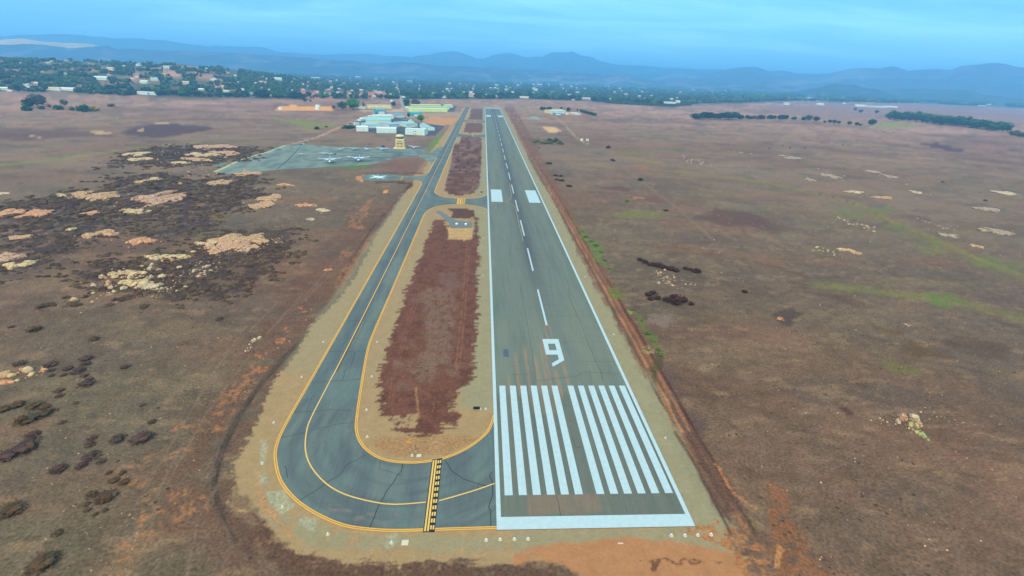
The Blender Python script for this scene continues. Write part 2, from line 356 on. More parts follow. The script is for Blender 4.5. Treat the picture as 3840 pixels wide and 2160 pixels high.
# far field streaks and patches
paint(c31([(1530,-5),(1700,-10),(2000,65),(1900,90),(1700,45)]), lin(88, 66, 72), 3, 6, (30, 16), 0.9, 120)
paint(c21([(1860,745),(2050,650),(2400,700),(2576,740),(2740,870),(2640,900),(2380,830),(2150,840)]), lin(98, 74, 68), 4, 7, (20, 10), 0.8, 121, mott=0.8, msc=7)
paint(c21([(850,440),(1000,425),(1180,440),(1190,470),(1050,478)]), lin(100, 76, 66), 2, 3, (8, 5), 0.8, 122)
paint(c21([(1160,535),(1300,520),(1500,545),(1540,580),(1450,600),(1300,560)]), lin(112, 80, 68), 1.5, 3, (8, 5), 0.7, 123)
paint(c21([(1200,535),(1330,532),(1340,550),(1220,552)]), lin(178, 128, 98), 1, 1, (5, 3), 0.8, 124)
paint(c21([(1450,1050),(1620,1035),(1800,1065),(2000,1110),(2080,1125)]), lin(120, 74, 52), 0.8, 1.2, (6, 4), 0.9, 125, closed=False, width=0.7)
paint(c21([(2350,1180),(2460,1190),(2576,1225),(2700,1250),(2900,1300),(2980,1350)]), lin(106, 72, 56), 0.8, 1.4, (6, 4), 0.9, 126, closed=False, width=0.9)
paint(c21([(720,1060),(1000,1060),(1350,1055),(1700,1060)]), lin(132, 108, 92), 1.2, 1.0, (6, 4), 0.6, 127, closed=False, width=0.8)
for q, c, s in (([(1040,700),(1200,660),(1400,680),(1500,700),(1480,740),(1200,745),(1060,735)], lin(116, 122, 66), 0.65), ([(1030,110),(1100,85),(1130,100),(1100,120)], lin(118, 130, 50), 0.9),
             ([(1500,60),(1620,30),(1720,40),(1600,90)], lin(116, 112, 58), 0.6), ([(1090,545),(1180,550),(1180,590),(1110,580)], lin(124, 128, 60), 0.6),
             ([(1000,130),(1200,130),(1500,170),(1560,200),(1400,190),(1150,150)], lin(140, 126, 78), 0.6), ([(1180,210),(1350,200),(1410,250),(1330,265)], lin(150, 112, 80), 0.6)):
    paint(c21(q), c, 3, 5, (14, 8), s, 128)
# drainage line across the right field
paint([(1690,432),(1932,462),(2060,490),(2200,540),(2350,604),(2470,660),(2576,700),(2750,750)], lin(118, 116, 72), 9, 6, (14, 9), 0.55, 129, closed=False, width=6)
paint([(1560,380),(1700,372),(1850,380),(2000,372)], lin(122, 112, 74), 8, 6, (14, 9), 0.5, 145, closed=False, width=7)
paint([(2050,715),(2200,728),(2330,745),(2450,768),(2576,795),(2700,820)], lin(114, 116, 66), 5, 5, (12, 8), 0.55, 146, closed=False, width=4)
paint([(1480,420),(1600,425),(1690,430),(1932,460),(2060,487),(2130,505),(2200,535),(2260,565),(2350,600),(2470,655),(2576,692),(2750,740)], lin(134, 124, 62), 2.5, 3, (10, 7), 0.8, 130, closed=False, width=2.0)
paint([(2060,487),(2130,505),(2200,533),(2230,560),(2260,567),(2340,598)], lin(84, 66, 46), 0.8, 1.0, (6, 4), 0.75, 131, closed=False, width=0.5)
for q in ([(650,700),(850,640),(960,690),(940,760),(700,730)], [(980,640),(1200,620),(1300,690),(1150,710),(1000,670)], [(1450,1010),(1700,1020),(1780,1110),(1550,1080)], [(2040,1170),(2240,1130),(2576,1200),(2576,1340),(2400,1290),(2150,1240)], [(1080,770),(1350,820),(1560,930),(1750,1010),(1650,1020),(1300,880)]):
    paint(c31(q), lin(108, 118, 62), 3, 8, (12, 8), 0.7, 132, mott=0.6, msc=7)
for q in ([(-700,-300),(0,40),(800,40),(1500,120),(2000,80),(2576,200),(2800,320),(2300,300),(1600,200),(900,120),(600,60)], ):
    pass
paint(c32([(700,0),(1200,60),(1700,120),(2100,220),(2576,320),(2900,420)]), lin(116, 116, 64), 3, 4, (10, 6), 0.75, 133, closed=False, width=2.2)
paint(c32([(1620,60),(1850,60),(2000,130),(1900,220),(1700,170)]), lin(98, 120, 50), 2, 6, (8, 6), 0.8, 134, mott=0.6, msc=6)
paint(c32([(1150,400),(1350,400),(1500,560),(1800,680),(1780,730),(1450,680),(1300,540)]), lin(96, 76, 48), 1.5, 4, (7, 5), 0.7, 135)
paint(c32([(1700,560),(1900,480),(2200,520),(2500,600),(2400,730),(2000,650)]), lin(88, 70, 58), 2, 4, (7, 5), 0.65, 136)
paint(c32([(1100,710),(1300,760),(1550,830),(1500,880),(1250,830)]), lin(110, 110, 58), 2, 3, (7, 5), 0.6, 137)
paint(c32([(40,260),(250,210),(340,260),(230,380),(90,350)]), lin(80, 66, 60), 1.0, 2.5, (4, 3), 0.85, 138)
paint(c32([(720,1210),(790,1200),(860,1270),(800,1280)]), lin(74, 56, 48), 0.7, 1.2, (4, 3), 0.85, 139)
paint(c32([(400,50),(700,60),(1000,170),(900,200),(650,120)]), lin(92, 70, 56), 1.5, 3.5, (6, 4), 0.6, 140)
paint(c32([(1250,480),(1500,430),(1500,480),(1300,560)]), lin(124, 112, 100), 2, 3, (8, 6), 0.5, 141)
paint(c22([(1380,270),(1600,260),(1640,380),(1540,460),(1420,360)]), lin(128, 114, 104), 2, 4, (6, 5), 0.75, 142)
paint(c22([(1500,800),(1600,830),(1700,1100),(2000,1449),(1700,1449),(1560,1150)]), lin(96, 78, 74), 2, 4, (6, 8), 0.7, 143)

# tracks and disturbed soil left of the taxiway
paint([(1010,480),(960,520),(860,560),(740,720),(560,960),(450,1150),(430,1320),(470,1449),(700,1460),(600,1300),(640,1080),(760,880),(900,680),(1020,500)], lin(106, 78, 64), 4, 7, (8, 12), 0.6, 150, mott=0.62, msc=6)
paint(c11([(1150,560),(1190,560),(1130,700),(1040,800),(1100,850),(920,840),(940,740),(1060,640)]), lin(156, 112, 80), 0.7, 2.0, (3, 4), 0.8, 151, mott=0.5, msc=2)
for q in ([(860,1060),(960,1060),(1000,1100),(860,1180)], [(1100,960),(1290,840),(1210,900),(1200,1010),(1040,1100),(900,1449),(760,1449),(900,1250)]):
    paint(c11(q), lin(150, 106, 76), 0.8, 2.5, (4, 5), 0.75, 152, mott=0.6, msc=2.2)
for q in ([(240,390),(310,390),(320,430),(260,450)], [(210,490),(300,500),(300,540),(200,590)], [(0,650),(130,640),(100,700),(0,720)], [(0,790),(120,790),(110,840),(0,850)], [(440,200),(560,210),(560,250),(450,240)], [(440,310),(520,320),(490,350)], [(0,900),(80,890),(60,930),(0,940)]):
    paint(c12(q), lin(180, 120, 80), 0.35, 1.8, (1.5, 1.5), 0.9, 153, mott=0.45, msc=1.2)
paint(c02([(2576,750),(2400,900),(2250,1050),(2150,1190),(2100,1300),(1800,1380),(1700,1440),(2300,1449),(2576,1100)]), lin(160, 114, 80), 0.5, 1.5, (3, 4), 0.8, 154, mott=0.40, msc=1.8)
paint(c03([(1600,180),(1900,150),(2000,260),(1700,280),(1350,360),(1250,420),(1500,480),(1500,560),(1700,520),(2100,560),(2080,860),(1950,850),(1600,950),(1500,1100),(1560,1180),(1350,1330),(1100,1340),(1000,1250),(1300,1000),(1450,700),(1100,400)]), lin(158, 116, 82), 0.4, 1.2, (2, 2.6), 0.75, 155, mott=0.34, msc=1.3)
RUT = [(1020,480),(985,540),(948,600),(905,670),(868,730),(820,790),(775,840),(725,890),(680,940),(640,990),(612,1030),(590,1070),(566,1120),(548,1170),(540,1215),(548,1260),(565,1300),(600,1360),(640,1400)]
paint(RUT[:-2], lin(84, 74, 66), 1.4, 1.0, (2, 8), 0.8, 156, closed=False, width=0.9)
paint([(a-14, b) for a, b in RUT[6:]], lin(100, 88, 80), 0.6, 0.4, (2, 8), 0.7, 157, closed=False, width=0.25)
paint([(a+3, b) for a, b in RUT[2:-3]], lin(58, 50, 44), 0.35, 0.4, (2, 5), 0.8, 158, closed=False, width=0.22)
paint([(a-5, b) for a, b in RUT[2:-1]], lin(66, 57, 50), 0.35, 0.4, (2, 5), 0.7, 159, closed=False, width=0.2)
for k, tr in enumerate(([(700,760),(600,860),(540,930),(500,1000),(430,1120),(330,1290),(220,1449)], [(760,740),(680,830),(600,930),(520,1040),(440,1180),(380,1300)], [(640,1400),(700,1440)], [(560,1200),(500,1300),(470,1449)], [(470,1100),(400,1230),(360,1400)],
                        [(620,820),(560,900),(520,970)], [(900,620),(820,700),(740,780)], [(860,640),(780,730),(690,820)])):
    paint(tr, lin(130, 114, 98), 0.5, 0.4, (3, 3), 0.62, 160+k, closed=False, width=0.2)

# shoulders: tan stabilised soil with ragged outer edge
TAN, GRN, ORG = lin(164, 143, 108), lin(146, 146, 120), lin(174, 127, 90)
for c_ in (TAN, GRN, ORG): GRAINS[tuple(np.round(c_, 5))] = 0.22
SHL = c11([(1600,300),(1590,400),(1500,480),(1400,650),(1220,900),(1000,1350)])+c12([(850,100),(560,380),(400,680),(200,900),(90,1130),(0,1380)])+c03([(2500,50),(2350,380),(2380,560),(2290,750),(2480,790)])+c13([(0,820),(100,960),(300,1160),(600,1225),(850,1290),(1140,1300),(1250,1330),(1400,1360),(1650,1270),(1800,1285),(2150,1330),(2576,1330)])+c23([(200,1300),(520,1340),(740,1449)])
SHR = c23([(2210,1150),(2040,830),(1870,570),(1750,380),(1640,120)])+c22([(1560,1380),(1320,900),(1100,480),(870,20)])+c21([(600,960),(440,620),(115,30)])+[(1290,312),(1264,268)]
paint(SHL+[(1470,1500),(1900,1500),(1870,1400)]+SHR+[(1200,268),(1165,270)], TAN, 0.35, 2.2, (5, 0.8), 0.97, 170)
# greener pavement-coloured bands hugging the asphalt
for X0, X1, y0, y1, s in ((-33, -22, 40, 1500, 0.85), (22, 31, -5, 1500, 0.9), (-94, -83, 60, 330, 0.45), (-66, -60, 60, 260, 0.25)):
    paint([(X0, y0), (X1, y0), (X1, y1), (X0, y1)], GRN, 1.2, 1.5, (3, 30), s, 171, world=True)
paint(c13([(0,780),(60,200),(120,560),(260,820),(560,930),(1200,1040),(2400,1050),(2576,1060),(2576,1180),(1700,1200),(1000,1190),(500,1120),(200,950)]), GRN, 1.0, 1.6, (4, 3), 0.75, 172, mott=0.62, msc=3)
paint(c23([(0,1000),(900,1000),(1850,960),(1900,1060),(2230,1190),(2100,1210),(1600,1130),(1300,1080),(900,1060),(500,1140),(0,1200)]), GRN, 0.9, 1.0, (4, 3), 0.8, 173)
for q in ([(20,420),(110,420),(100,510),(20,520)], [(90,600),(300,580),(380,740),(260,830),(140,720)], [(430,850),(620,870),(600,1000),(420,960)], [(40,80),(110,70),(90,330),(50,330)], [(1310,1040),(1420,1030),(1400,1160),(1310,1170)]):
    paint(c13(q), lin(166, 172, 148), 0.5, 0.8, (2, 2), 0.7, 174)
paint(c13([(0,400),(90,640),(350,1050),(0,740)]), lin(182, 134, 92), 0.5, 0.8, (2, 2), 0.6, 175)
paint(c13([(1200,60),(1900,30),(2250,60),(1900,230),(1400,250),(1150,130)]), lin(160, 128, 90), 0.7, 0.8, (2, 2), 0.8, 176)
paint(c13([(1500,90),(1560,85),(1570,110),(1520,115)]), lin(206, 150, 70), 0.2, 0.2, (1, 1), 0.8, 177)
# orange earth south of the threshold
paint(c23([(0,1250),(300,1130),(800,1090),(1200,1040),(1500,1090),(1900,1150),(2250,1220),(2400,1449),(2300,1560),(700,1560),(740,1449),(500,1330),(250,1290),(0,1340)]), ORG, 0.8, 1.1, (3, 2), 0.95, 178)
paint(c23([(1230,1300),(1400,1270),(1700,1280),(2000,1280),(2100,1320),(1700,1330),(1550,1310),(1450,1400),(1400,1449),(1380,1380)]), lin(104, 74, 56), 0.12, 0.9, (1, 1), 0.85, 179, mott=0.5, msc=0.9)
paint(c23([(1700,1000),(1900,900),(2100,870),(2500,1150),(2576,1300),(2576,1560),(2240,1560),(2230,1200)]), lin(164, 114, 76), 0.5, 1.5, (2, 2), 0.9, 180, mott=0.52, msc=1.1)
paint(c33([(0,480),(120,480),(260,900),(500,1200),(650,1449),(400,1560),(0,1560)]), lin(138, 92, 62), 1.2, 2, (3, 3), 0.7, 181, mott=0.6, msc=1.6)
paint(c33([(90,1120),(160,1180),(110,1380),(60,1360)]), lin(178, 132, 88), 0.2, 0.3, (1, 1), 0.9, 182)
# dark crust at the bottom left edge of the shoulder
paint(c03([(2380,560),(2290,750),(2480,790),(2576,850),(2576,1300),(2500,1250),(2300,1000),(2200,760)])+c13([(0,960),(300,1160)])+[], lin(92, 70, 60), 0.6, 1.5, (2, 2), 0.6, 183)
paint(c13([(0,960),(100,980),(300,1175),(600,1240),(850,1310),(1140,1330),(1700,1300),(2150,1350),(2576,1340),(2800,1350),(3050,1400),(3150,1560),(500,1560),(100,1250)]), lin(94, 72, 60), 0.3, 1.2, (1.5, 1.2), 0.85, 184, mott=0.72, msc=1.2)

# red-brown soil right of the runway with its ditch
RED = lin(120, 84, 66)
RS = [(1290,268),(1318,310),(1352,370),(1378,420),(1402,468),(1432,520),(1470,590),(1505,640),(1545,720),(1590,790),(1625,840),(1648,890),(1625,955)]
paint(RS[::-1]+[(1268,268),(1292,318),(1317,370)]+[(1398,517),(1438,602),(1500,722),(1563,844),(1604,922)], RED, 0.6, 2.6, (2.5, 7), 0.75, 190, mott=0.7, msc=4)
paint(c21([(440,620),(560,640),(620,720),(500,700)]), lin(112, 94, 52), 0.6, 1, (3, 4), 0.7, 191)
paint([(1330,392),(1350,430),(1372,466)], lin(104, 92, 72), 1.5, 1.5, (4, 8), 0.8, 192, closed=False, width=2)
for off, cc, wd in ((1.6, lin(180, 128, 90), 0.35), (4.0, lin(158, 108, 76), 0.4), (5.6, lin(76, 50, 40), 0.35), (0.0, lin(92, 66, 50), 0.3)):
    xr = 31.4+off
    paint([(xr-1.0, -6), (xr-0.3, 60), (xr, 140), (xr+0.6, 300), (xr, 600), (xr, 900)], cc, 0.35, 0.9, (0.8, 9), 0.85, 193+int(off*3), closed=False, width=wd, world=True)
paint(c22([(1250,740),(1450,940),(1640,1449)]), lin(150, 108, 76), 0.3, 0.5, (1, 6), 0.7, 200, closed=False, width=0.25)
paint(c23([(1640,0),(1760,200),(1880,400),(2050,700),(2200,900)]), lin(84, 62, 50), 0.5, 0.6, (1, 5), 0.8, 201, closed=False, width=0.5)
paint(c23([(1680,0),(1800,200),(1930,420),(2110,700)]), lin(166, 124, 88), 0.25, 0.5, (1, 4), 0.85, 202, closed=False, width=0.22)
paint(c23([(1780,120),(1900,360),(1990,480)]), lin(160, 116, 84), 0.25, 0.6, (1, 2), 0.8, 203, closed=False, width=0.18)
paint(c23([(1980,240),(2120,430),(2160,520),(2250,640),(2450,760)]), lin(190, 128, 84), 0.3, 0.8, (1, 1.2), 0.85, 204, closed=False, width=0.3)
paint(c23([(1700,0),(1850,0),(2100,500),(2350,780),(2100,860),(1900,480)]), lin(88, 66, 60), 0.8, 1.2, (2, 3), 0.7, 205)
for q, cc in ((c21([(670,830),(720,850),(780,960),(900,1000),(930,1080),(900,1150),(1000,1270),(980,1300),(930,1250),(820,1150),(780,1030),(700,930)]), lin(98, 118, 60)), (c22([(960,0),(1060,0),(1150,120),(1000,110)]), lin(104, 112, 52)),
              (c22([(1160,210),(1200,205),(1240,260),(1190,260)]), lin(130, 150, 74)), (c22([(1230,240),(1300,300),(1350,420),(1450,480),(1460,560),(1540,640),(1530,720),(1480,690),(1420,570),(1320,470)]), lin(96, 112, 56)),
              (c22([(1360,820),(1480,640),(1540,700),(1500,830),(1440,940)]), lin(82, 76, 50)), (c21([(560,700),(640,760),(700,850),(640,840)]), lin(112, 98, 52))):
    paint(q, cc, 0.7, 1.6, (2.5, 4), 0.85, 206, mott=0.8, msc=2)
paint(c22([(1300,600),(1380,575),(1440,620),(1420,670),(1320,650)]), lin(152, 148, 104), 0.25, 0.6, (1, 1), 0.8, 207, mott=0.5, msc=0.7)

# earth inside the islands between runway and taxiway
MED = lin(108, 72, 60); GRAINS[tuple(np.round(MED, 5))] = 0.6
M1 = c12([(1520,0),(1490,60),(1460,200),(1390,400),(1340,560),(1300,660),(1260,850),(1245,1060),(1245,1280),(1370,1300),(1380,1420)])+c13([(1550,0),(1700,30),(1870,10)])+c12([(1900,1370),(2020,1380),(2020,1250),(1970,1230),(2060,1010),(2170,930),(2210,500),(2225,0)])+c11([(2235,1100),(2245,740),(2200,730),(2180,960),(1940,960),(1900,760),(1800,770),(1700,1000),(1640,1200),(1530,1430)])
paint(M1, MED, 0.25, 3.4, (9, 0.75), 0.97, 210)
paint(M1, lin(88, 58, 50), 0.5, 1.5, (6, 1), 0.6, 218, mott=0.45, msc=3.2)
paint(M1, lin(122, 84, 68), 0.5, 1.5, (6, 1), 0.5, 219, mott=0.38, msc=1.6)
paint(c12([(1370,1300),(1640,1260),(1600,1400),(1380,1420)]), TAN, 0.25, 1.2, (1, 1), 0.95, 211, mott=0.66, msc=1.2)
paint(c12([(1590,1000),(1620,1000),(1650,1310),(1630,1310)]), lin(150, 116, 84), 0.15, 0.3, (1, 1), 0.8, 212)
for q, s in (([(1500,510),(1620,510),(1600,620),(1480,600)], 0.5), ([(1380,730),(1560,730),(1560,840),(1420,830)], 0.6), ([(1700,0),(1990,0),(2000,300),(1970,560),(1960,760),(1870,760),(1800,930),(1650,960),(1600,850),(1700,620),(1700,300)], 0.75), ([(1520,60),(1720,50),(1700,130),(1600,170)], 0.5), ([(1940,780),(2040,770),(2020,890),(1940,880)], 0.6), ([(1420,900),(1560,900),(1540,1030),(1420,1020)], 0.45)):
    paint(c12(q), lin(124, 104, 92), 1.6, 2.4, (2, 4), s*.95, 213, mott=0.62, msc=1.6)
paint(c11([(1820,1300),(2000,1290),(2080,1449),(1900,1449)]), lin(118, 94, 88), 1.2, 1.3, (3, 3), 0.6, 214)
for k, tr in enumerate(([(1420,860),(1600,980),(1750,1080),(1800,1200),(1720,1290),(1480,1290)], [(1400,700),(1360,980),(1330,1200)], [(1420,700),(1385,980),(1370,1240)], [(1650,0),(1500,400),(1430,700)], [(1680,0),(1530,400),(1450,720)], [(1690,620),(1560,860)], [(1640,1020),(1790,1100),(1900,1220)])):
    paint(c12(tr), lin(136, 98, 78), 0.2, 0.2, (3, 3), 0.6, 215+k, closed=False, width=0.12)
for xx in (-34.3, -35.6):
    paint([(xx, 60), (xx+0.4, 110), (xx-0.3, 200), (xx, 262)], lin(140, 104, 76), 0.25, 0.7, (0.6, 2.0), 0.6, 224, closed=False, width=0.2, world=True)
paint(c11([(1920,650),(2080,645),(2200,670),(2200,730),(2100,755),(1960,740),(1990,690)]), lin(88, 62, 54), 0.4, 1.0, (4, 1.5), 0.95, 226)
paint(c11([(1930,840),(2180,840),(2175,940),(2100,970),(1940,945)]), lin(186, 156, 110), 0.3, 0.5, (2, 1), 0.97, 227)
paint([(1142,362),(1212,362),(1210,420),(1205,470),(1190,487),(1156,493),(1131,488),(1117,477),(1134,417)], lin(100, 70, 62), 0.35, 1.8, (6, 2), 0.97, 228)
paint(crop(1073.3,254.9,8,[(700,700),(860,695),(1040,700),(1105,750),(1100,900),(1095,1200),(1050,1449),(470,1449),(560,1100),(640,900),(690,760)]), lin(104, 74, 66), 0.5, 2.0, (6, 2.5), 0.97, 229)
paint(crop(1073.3,254.9,8,[(880,710),(1040,720),(1060,900),(960,1000),(900,900)]), lin(130, 106, 98), 2, 2, (4, 6), 0.5, 233)
for i, q in enumerate(([(800,425),(950,415),(1110,430),(1130,470),(1120,610),(1050,640),(850,640),(740,610),(770,520)], [(900,140),(1130,150),(1125,375),(950,380),(840,360),(880,250)])):
    paint(crop(1073.3,254.9,8,q), lin(112, 82, 72), 0.6, 2.0, (5, 5), 0.97, 230+i)
MX = [[(1142,362),(1212,362),(1210,420),(1205,470),(1190,487),(1156,493),(1131,488),(1117,477),(1134,417)], crop(1073.3,254.9,8,[(700,700),(860,695),(1040,700),(1105,750),(1100,900),(1095,1200),(1050,1449),(470,1449),(560,1100),(640,900),(690,760)])]
for q in MX:
    paint(q, lin(78, 50, 44), 1, 2, (6, 2), 0.6, 234, mott=0.42, msc=4); paint(q, lin(136, 112, 98), 1, 2, (6, 2), 0.55, 235, mott=0.42, msc=7)
paint(crop(509.8,348.8,8,[(220,522),(330,485),(420,490),(490,525),(430,548),(300,545)]), lin(92, 146, 146), 0.5, 0.5, (3, 3), 0.95, 236)
# aprons of bare soil around the hangars, dirt roads and pads
paint(crop(845.2,248.2,8,[(1700,480),(1800,390),(2060,370),(2400,380),(2440,430),(2300,520),(2060,560),(1700,500)]), lin(196, 146, 96), 2, 4, (10, 8), 0.95, 240)
paint(crop(845.2,248.2,8,[(1500,280),(2400,280),(2560,260),(2500,350),(1740,380),(1400,420),(1000,380)]), lin(170, 146, 124), 3, 4, (10, 8), 0.9, 241)
paint(crop(845.2,248.2,8,[(470,225),(1100,230),(1500,170),(1520,270),(1100,270),(480,262)]), lin(196, 170, 140), 3, 4, (10, 8), 0.9, 242)
paint(crop(845.2,248.2,8,[(620,120),(1110,130),(1130,200),(620,200)]), lin(206, 196, 150), 2, 3, (10, 8), 0.9, 243)
paint(c10([(190,1110),(230,1070),(380,1055),(500,1075),(700,1068),(770,1085),(780,1110),(600,1120),(400,1118)]), lin(226, 164, 96), 3, 8, (18, 10), 1.0, 244)
paint(c10([(1010,1110),(1200,1150),(950,1235),(800,1300),(620,1380),(400,1440),(300,1475)]), lin(176, 146, 122), 1.5, 1.5, (10, 10), 0.95, 245, closed=False, width=3.0)
paint(c10([(1150,1135),(1350,1110),(1480,1090)]), lin(190, 160, 134), 2, 1.5, (10, 10), 0.95, 246, closed=False, width=4)
paint([(1393.5,290),(1423.6,317.4),(1446,342.4),(1464.8,356),(1480,362)], lin(178, 144, 116), 1.0, 1.2, (6, 6), 0.95, 247, closed=False, width=1.8)
paint([(1446,342.4),(1480,370),(1514.8,380),(1543.6,399),(1600,446),(1700,520),(1790,600)], lin(136, 116, 96), 0.8, 0.8, (6, 6), 0.6, 248, closed=False, width=1.1)
paint([(1320,318),(1364,319),(1400,318),(1424,316)], lin(120, 96, 84), 1, 1, (6, 6), 0.6, 249, closed=False, width=2)
paint([(1364.5,320),(1396,319.2),(1414,331),(1404,332.6),(1380,332.6)], lin(210, 176, 132), 0.8, 0.8, (6, 6), 0.95, 250)
paint([(1324,296),(1342,293.6),(1359,296),(1358,299),(1342,300),(1326,298.5)], lin(140, 168, 150), 1, 2, (6, 6), 0.95, 251)
paint([(1280,272),(1320,270),(1360,276),(1400,280),(1390,290),(1350,288),(1300,276)], lin(150, 138, 98), 3, 6, (20, 10), 0.5, 252)
paint([(1326,350),(1352,348),(1420,352),(1418,365),(1342,366)], lin(92, 82, 58), 2.5, 4, (9, 6), 0.8, 253, mott=0.6, msc=6)
paint(crop(1314.8,254.9,8,[(1900,930),(2300,935),(2576,980),(2576,1120),(1900,1100),(1820,1040)]), lin(120, 104, 72), 3, 4, (14, 6), 0.6, 254)
paint(crop(978.2-200,348.8,8,[(920,800),(950,760),(1050,735),(1150,720),(1100,760),(1060,800),(1080,850),(1200,875),(1050,865),(960,830)]), lin(196, 138, 92), 0.4, 0.8, (3, 3), 0.95, 255)
paint(crop(778.2,348.8,8,[(1050,700),(1400,688),(1850,700),(2250,680),(2290,700),(1900,722),(1400,702),(1100,718)]), lin(110, 66, 50), 0.4, 0.8, (5, 3), 0.9, 256)
paint(crop(778.2,348.8,8,[(1300,878),(1700,846),(2080,890),(2090,960),(1960,1040),(1900,1060),(1990,930),(1700,890),(1400,884)]), lin(84, 56, 48), 0.5, 1.5, (4, 3), 0.9, 257)
paint(crop(778.2,348.8,8,[(1480,1090),(1500,1050),(1590,1035),(1590,1060),(1540,1100)]), lin(222, 158, 92), 0.3, 0.5, (3, 3), 1.0, 258)
paint(crop(778.2,348.8,8,[(1600,450),(2000,380),(2360,430),(2370,500),(2250,690),(1800,690),(1500,600)]), lin(122, 92, 80), 1.5, 3, (8, 4), 0.6, 259)
# ditch line running beside the taxiway shoulder
paint(crop(778.2,348.8,8,[(2050,900),(1950,1050),(1800,1200),(1650,1380)])+[(944,562),(900,630),(860,700)], lin(82, 54, 46), 0.5, 1.4, (1.5, 3), 0.8, 260, closed=False, width=0.5)

nr, nc = X.shape
Fq = np.arange(nr*nc).reshape(nr, nc)
F = np.stack([Fq[:-1, :-1].ravel(), Fq[:-1, 1:].ravel(), Fq[1:, 1:].ravel(), Fq[1:, :-1].ravel()], 1)
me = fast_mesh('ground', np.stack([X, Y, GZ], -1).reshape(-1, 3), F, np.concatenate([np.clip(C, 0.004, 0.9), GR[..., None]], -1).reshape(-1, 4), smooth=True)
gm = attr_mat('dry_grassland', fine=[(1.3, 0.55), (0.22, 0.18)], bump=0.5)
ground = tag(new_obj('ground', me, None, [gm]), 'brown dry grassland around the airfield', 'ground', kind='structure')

# ------------------------------------------------------------ paving
def spline(pts, step=1.5):
    P = np.array(pts, float); out = [P[0]]
    for i in range(len(P)-1):
        p0 = P[max(i-1, 0)]; p1 = P[i]; p2 = P[i+1]; p3 = P[min(i+2, len(P)-1)]
        n = max(1, int(np.hypot(*(p2-p1))/step))
        for k in range(1, n+1):
            t = k/n
            out.append(0.5*((2*p1)+(-p0+p2)*t+(2*p0-5*p1+4*p2-p3)*t*t+(-p0+3*p1-3*p2+p3)*t**3))
    return np.array(out)
def ribbon(path, off0, off1, z, caps=None):
    P = np.asarray(path, float); d = np.gradient(P, axis=0); d /= (np.hypot(d[:, 0], d[:, 1])[:, None]+1e-9)
    n = np.stack([d[:, 1], -d[:, 0]], 1)
    A, B = P+n*off0, P+n*off1; k = len(P)
    V = np.concatenate([np.c_[A, np.full(k, z)], np.c_[B, np.full(k, z)]])
    F = [(i, i+1, k+i+1, k+i) for i in range(k-1)]
    return V, F
def flat(name, polys, z, mat_, parent=None, cols=None):
    mb = MB()
    for p in polys:
        a = sum(p[i][0]*p[(i+1) % len(p)][1]-p[(i+1) % len(p)][0]*p[i][1] for i in range(len(p)))
        q = p if a > 0 else p[::-1]
        mb.add([(x, y, z) for x, y in q], [tuple(range(len(q)))])
    return mb.build(name, mat_, parent)
def rect(x0, y0, x1, y1): return [(x0, y0), (x1, y0), (x1, y1), (x0, y1)]

# runway deck: albedo worked out on a 0.5 m grid
RY0, RY1 = -4.0, 1530.0
xs = np.linspace(-22.95, 22.95, 93); ys = np.concatenate([np.arange(RY0, 220, 0.5), np.arange(220, 600, 1.5), np.arange(600, RY1, 4), [RY1]])
RX, RYY = np.meshgrid(xs, ys)
base = lin(110, 124, 120); RC = np.zeros(RX.shape+(3,))+base
RC = mixc(RC, lin(98, 114, 112), sst(0.45, 0.7, fbm(RX/3.5, RYY/60, 301, 4))*0.7)
RC = mixc(RC, lin(118, 132, 122), sst(0.45, 0.75, fbm(RX/4, RYY/80, 302, 4))*0.7)
RC = mixc(RC, lin(112, 124, 118), sst(0.5, 0.7, fbm(RX/0.9, RYY/35, 303, 4))*0.5)
cen = np.exp(-((RX-0.5)/5.0)**2)*sst(60, 200, RYY)*(0.55+0.7*(fbm(RX/1.1, RYY/70, 304, 4)))
RC = mixc(RC, lin(84, 92, 100), np.clip(cen*0.85, 0, 1))
RC = mixc(RC, lin(70, 74, 84), np.clip(np.exp(-((np.abs(RX-0.3)-2.0)/1.2)**2)*sst(1180, 1400, RYY)*1.0, 0, 0.8))
# brown streaks where old marks were blasted off
def streak(xc, wd, y0, y1, a, seed):
    global RC
    m = (1-sst(wd*0.5, wd, np.abs(RX-xc+0.25*(fbm(RYY/9, RYY*0, seed, 2)-0.5))))*sst(y0, y0+2, RYY)*(1-sst(y1-9, y1, RYY))
    RC = mixc(RC, lin(150, 130, 110), m*a*(0.45+0.9*fbm(RX/0.4, RYY/7, seed+1, 3)))
for k, xc in enumerate((-17.4, -14.2, -10.5, -7.2, -4.6, -3.4, -0.9, 2.4)):
    streak(xc, (0.45, 0.55, 0.7, 0.9, 0.5, 0.6, 0.8, 0.7)[k], 36 if k not in (1, 6) else 44, (62, 76, 82, 74, 84, 90, 66, 72)[k], 0.75, 320+3*k)
streak(-0.8, 0.5, 80, 100, 0.7, 360); streak(0.9, 0.4, 80, 102, 0.6, 363)
pm = (1-sst(8.4, 9.2, np.abs(RX+6.6+0.6*(fbm(RYY*0.6, RX*0, 370, 2)-0.5))))*sst(-0.6, 0.8, RYY+0.9*(fbm(RX/3, RYY*0, 371, 3)-0.5)*2-0.02*RX)*(1-sst(5.6, 6.3, RYY))
RC = mixc(RC, lin(142, 128, 112), pm*(0.35+0.9*fbm(RX/0.7, RYY/5, 372, 4)))
RC = mixc(RC, lin(90, 92, 88), (1-sst(45, 50, RYY))*0.35)
RC = mixc(RC, lin(74, 98, 122), ((np.abs(RX+17.6) < 0.95) & (np.abs(RYY-72.5) < 2.6))*0.85)     # square patch
RC = RC*(1+0.12*(fbm(RX/0.5, RYY/0.5, 380, 2)[..., None]-0.5))
k1, k2 = RX.shape; q = np.arange(k1*k2).reshape(k1, k2)
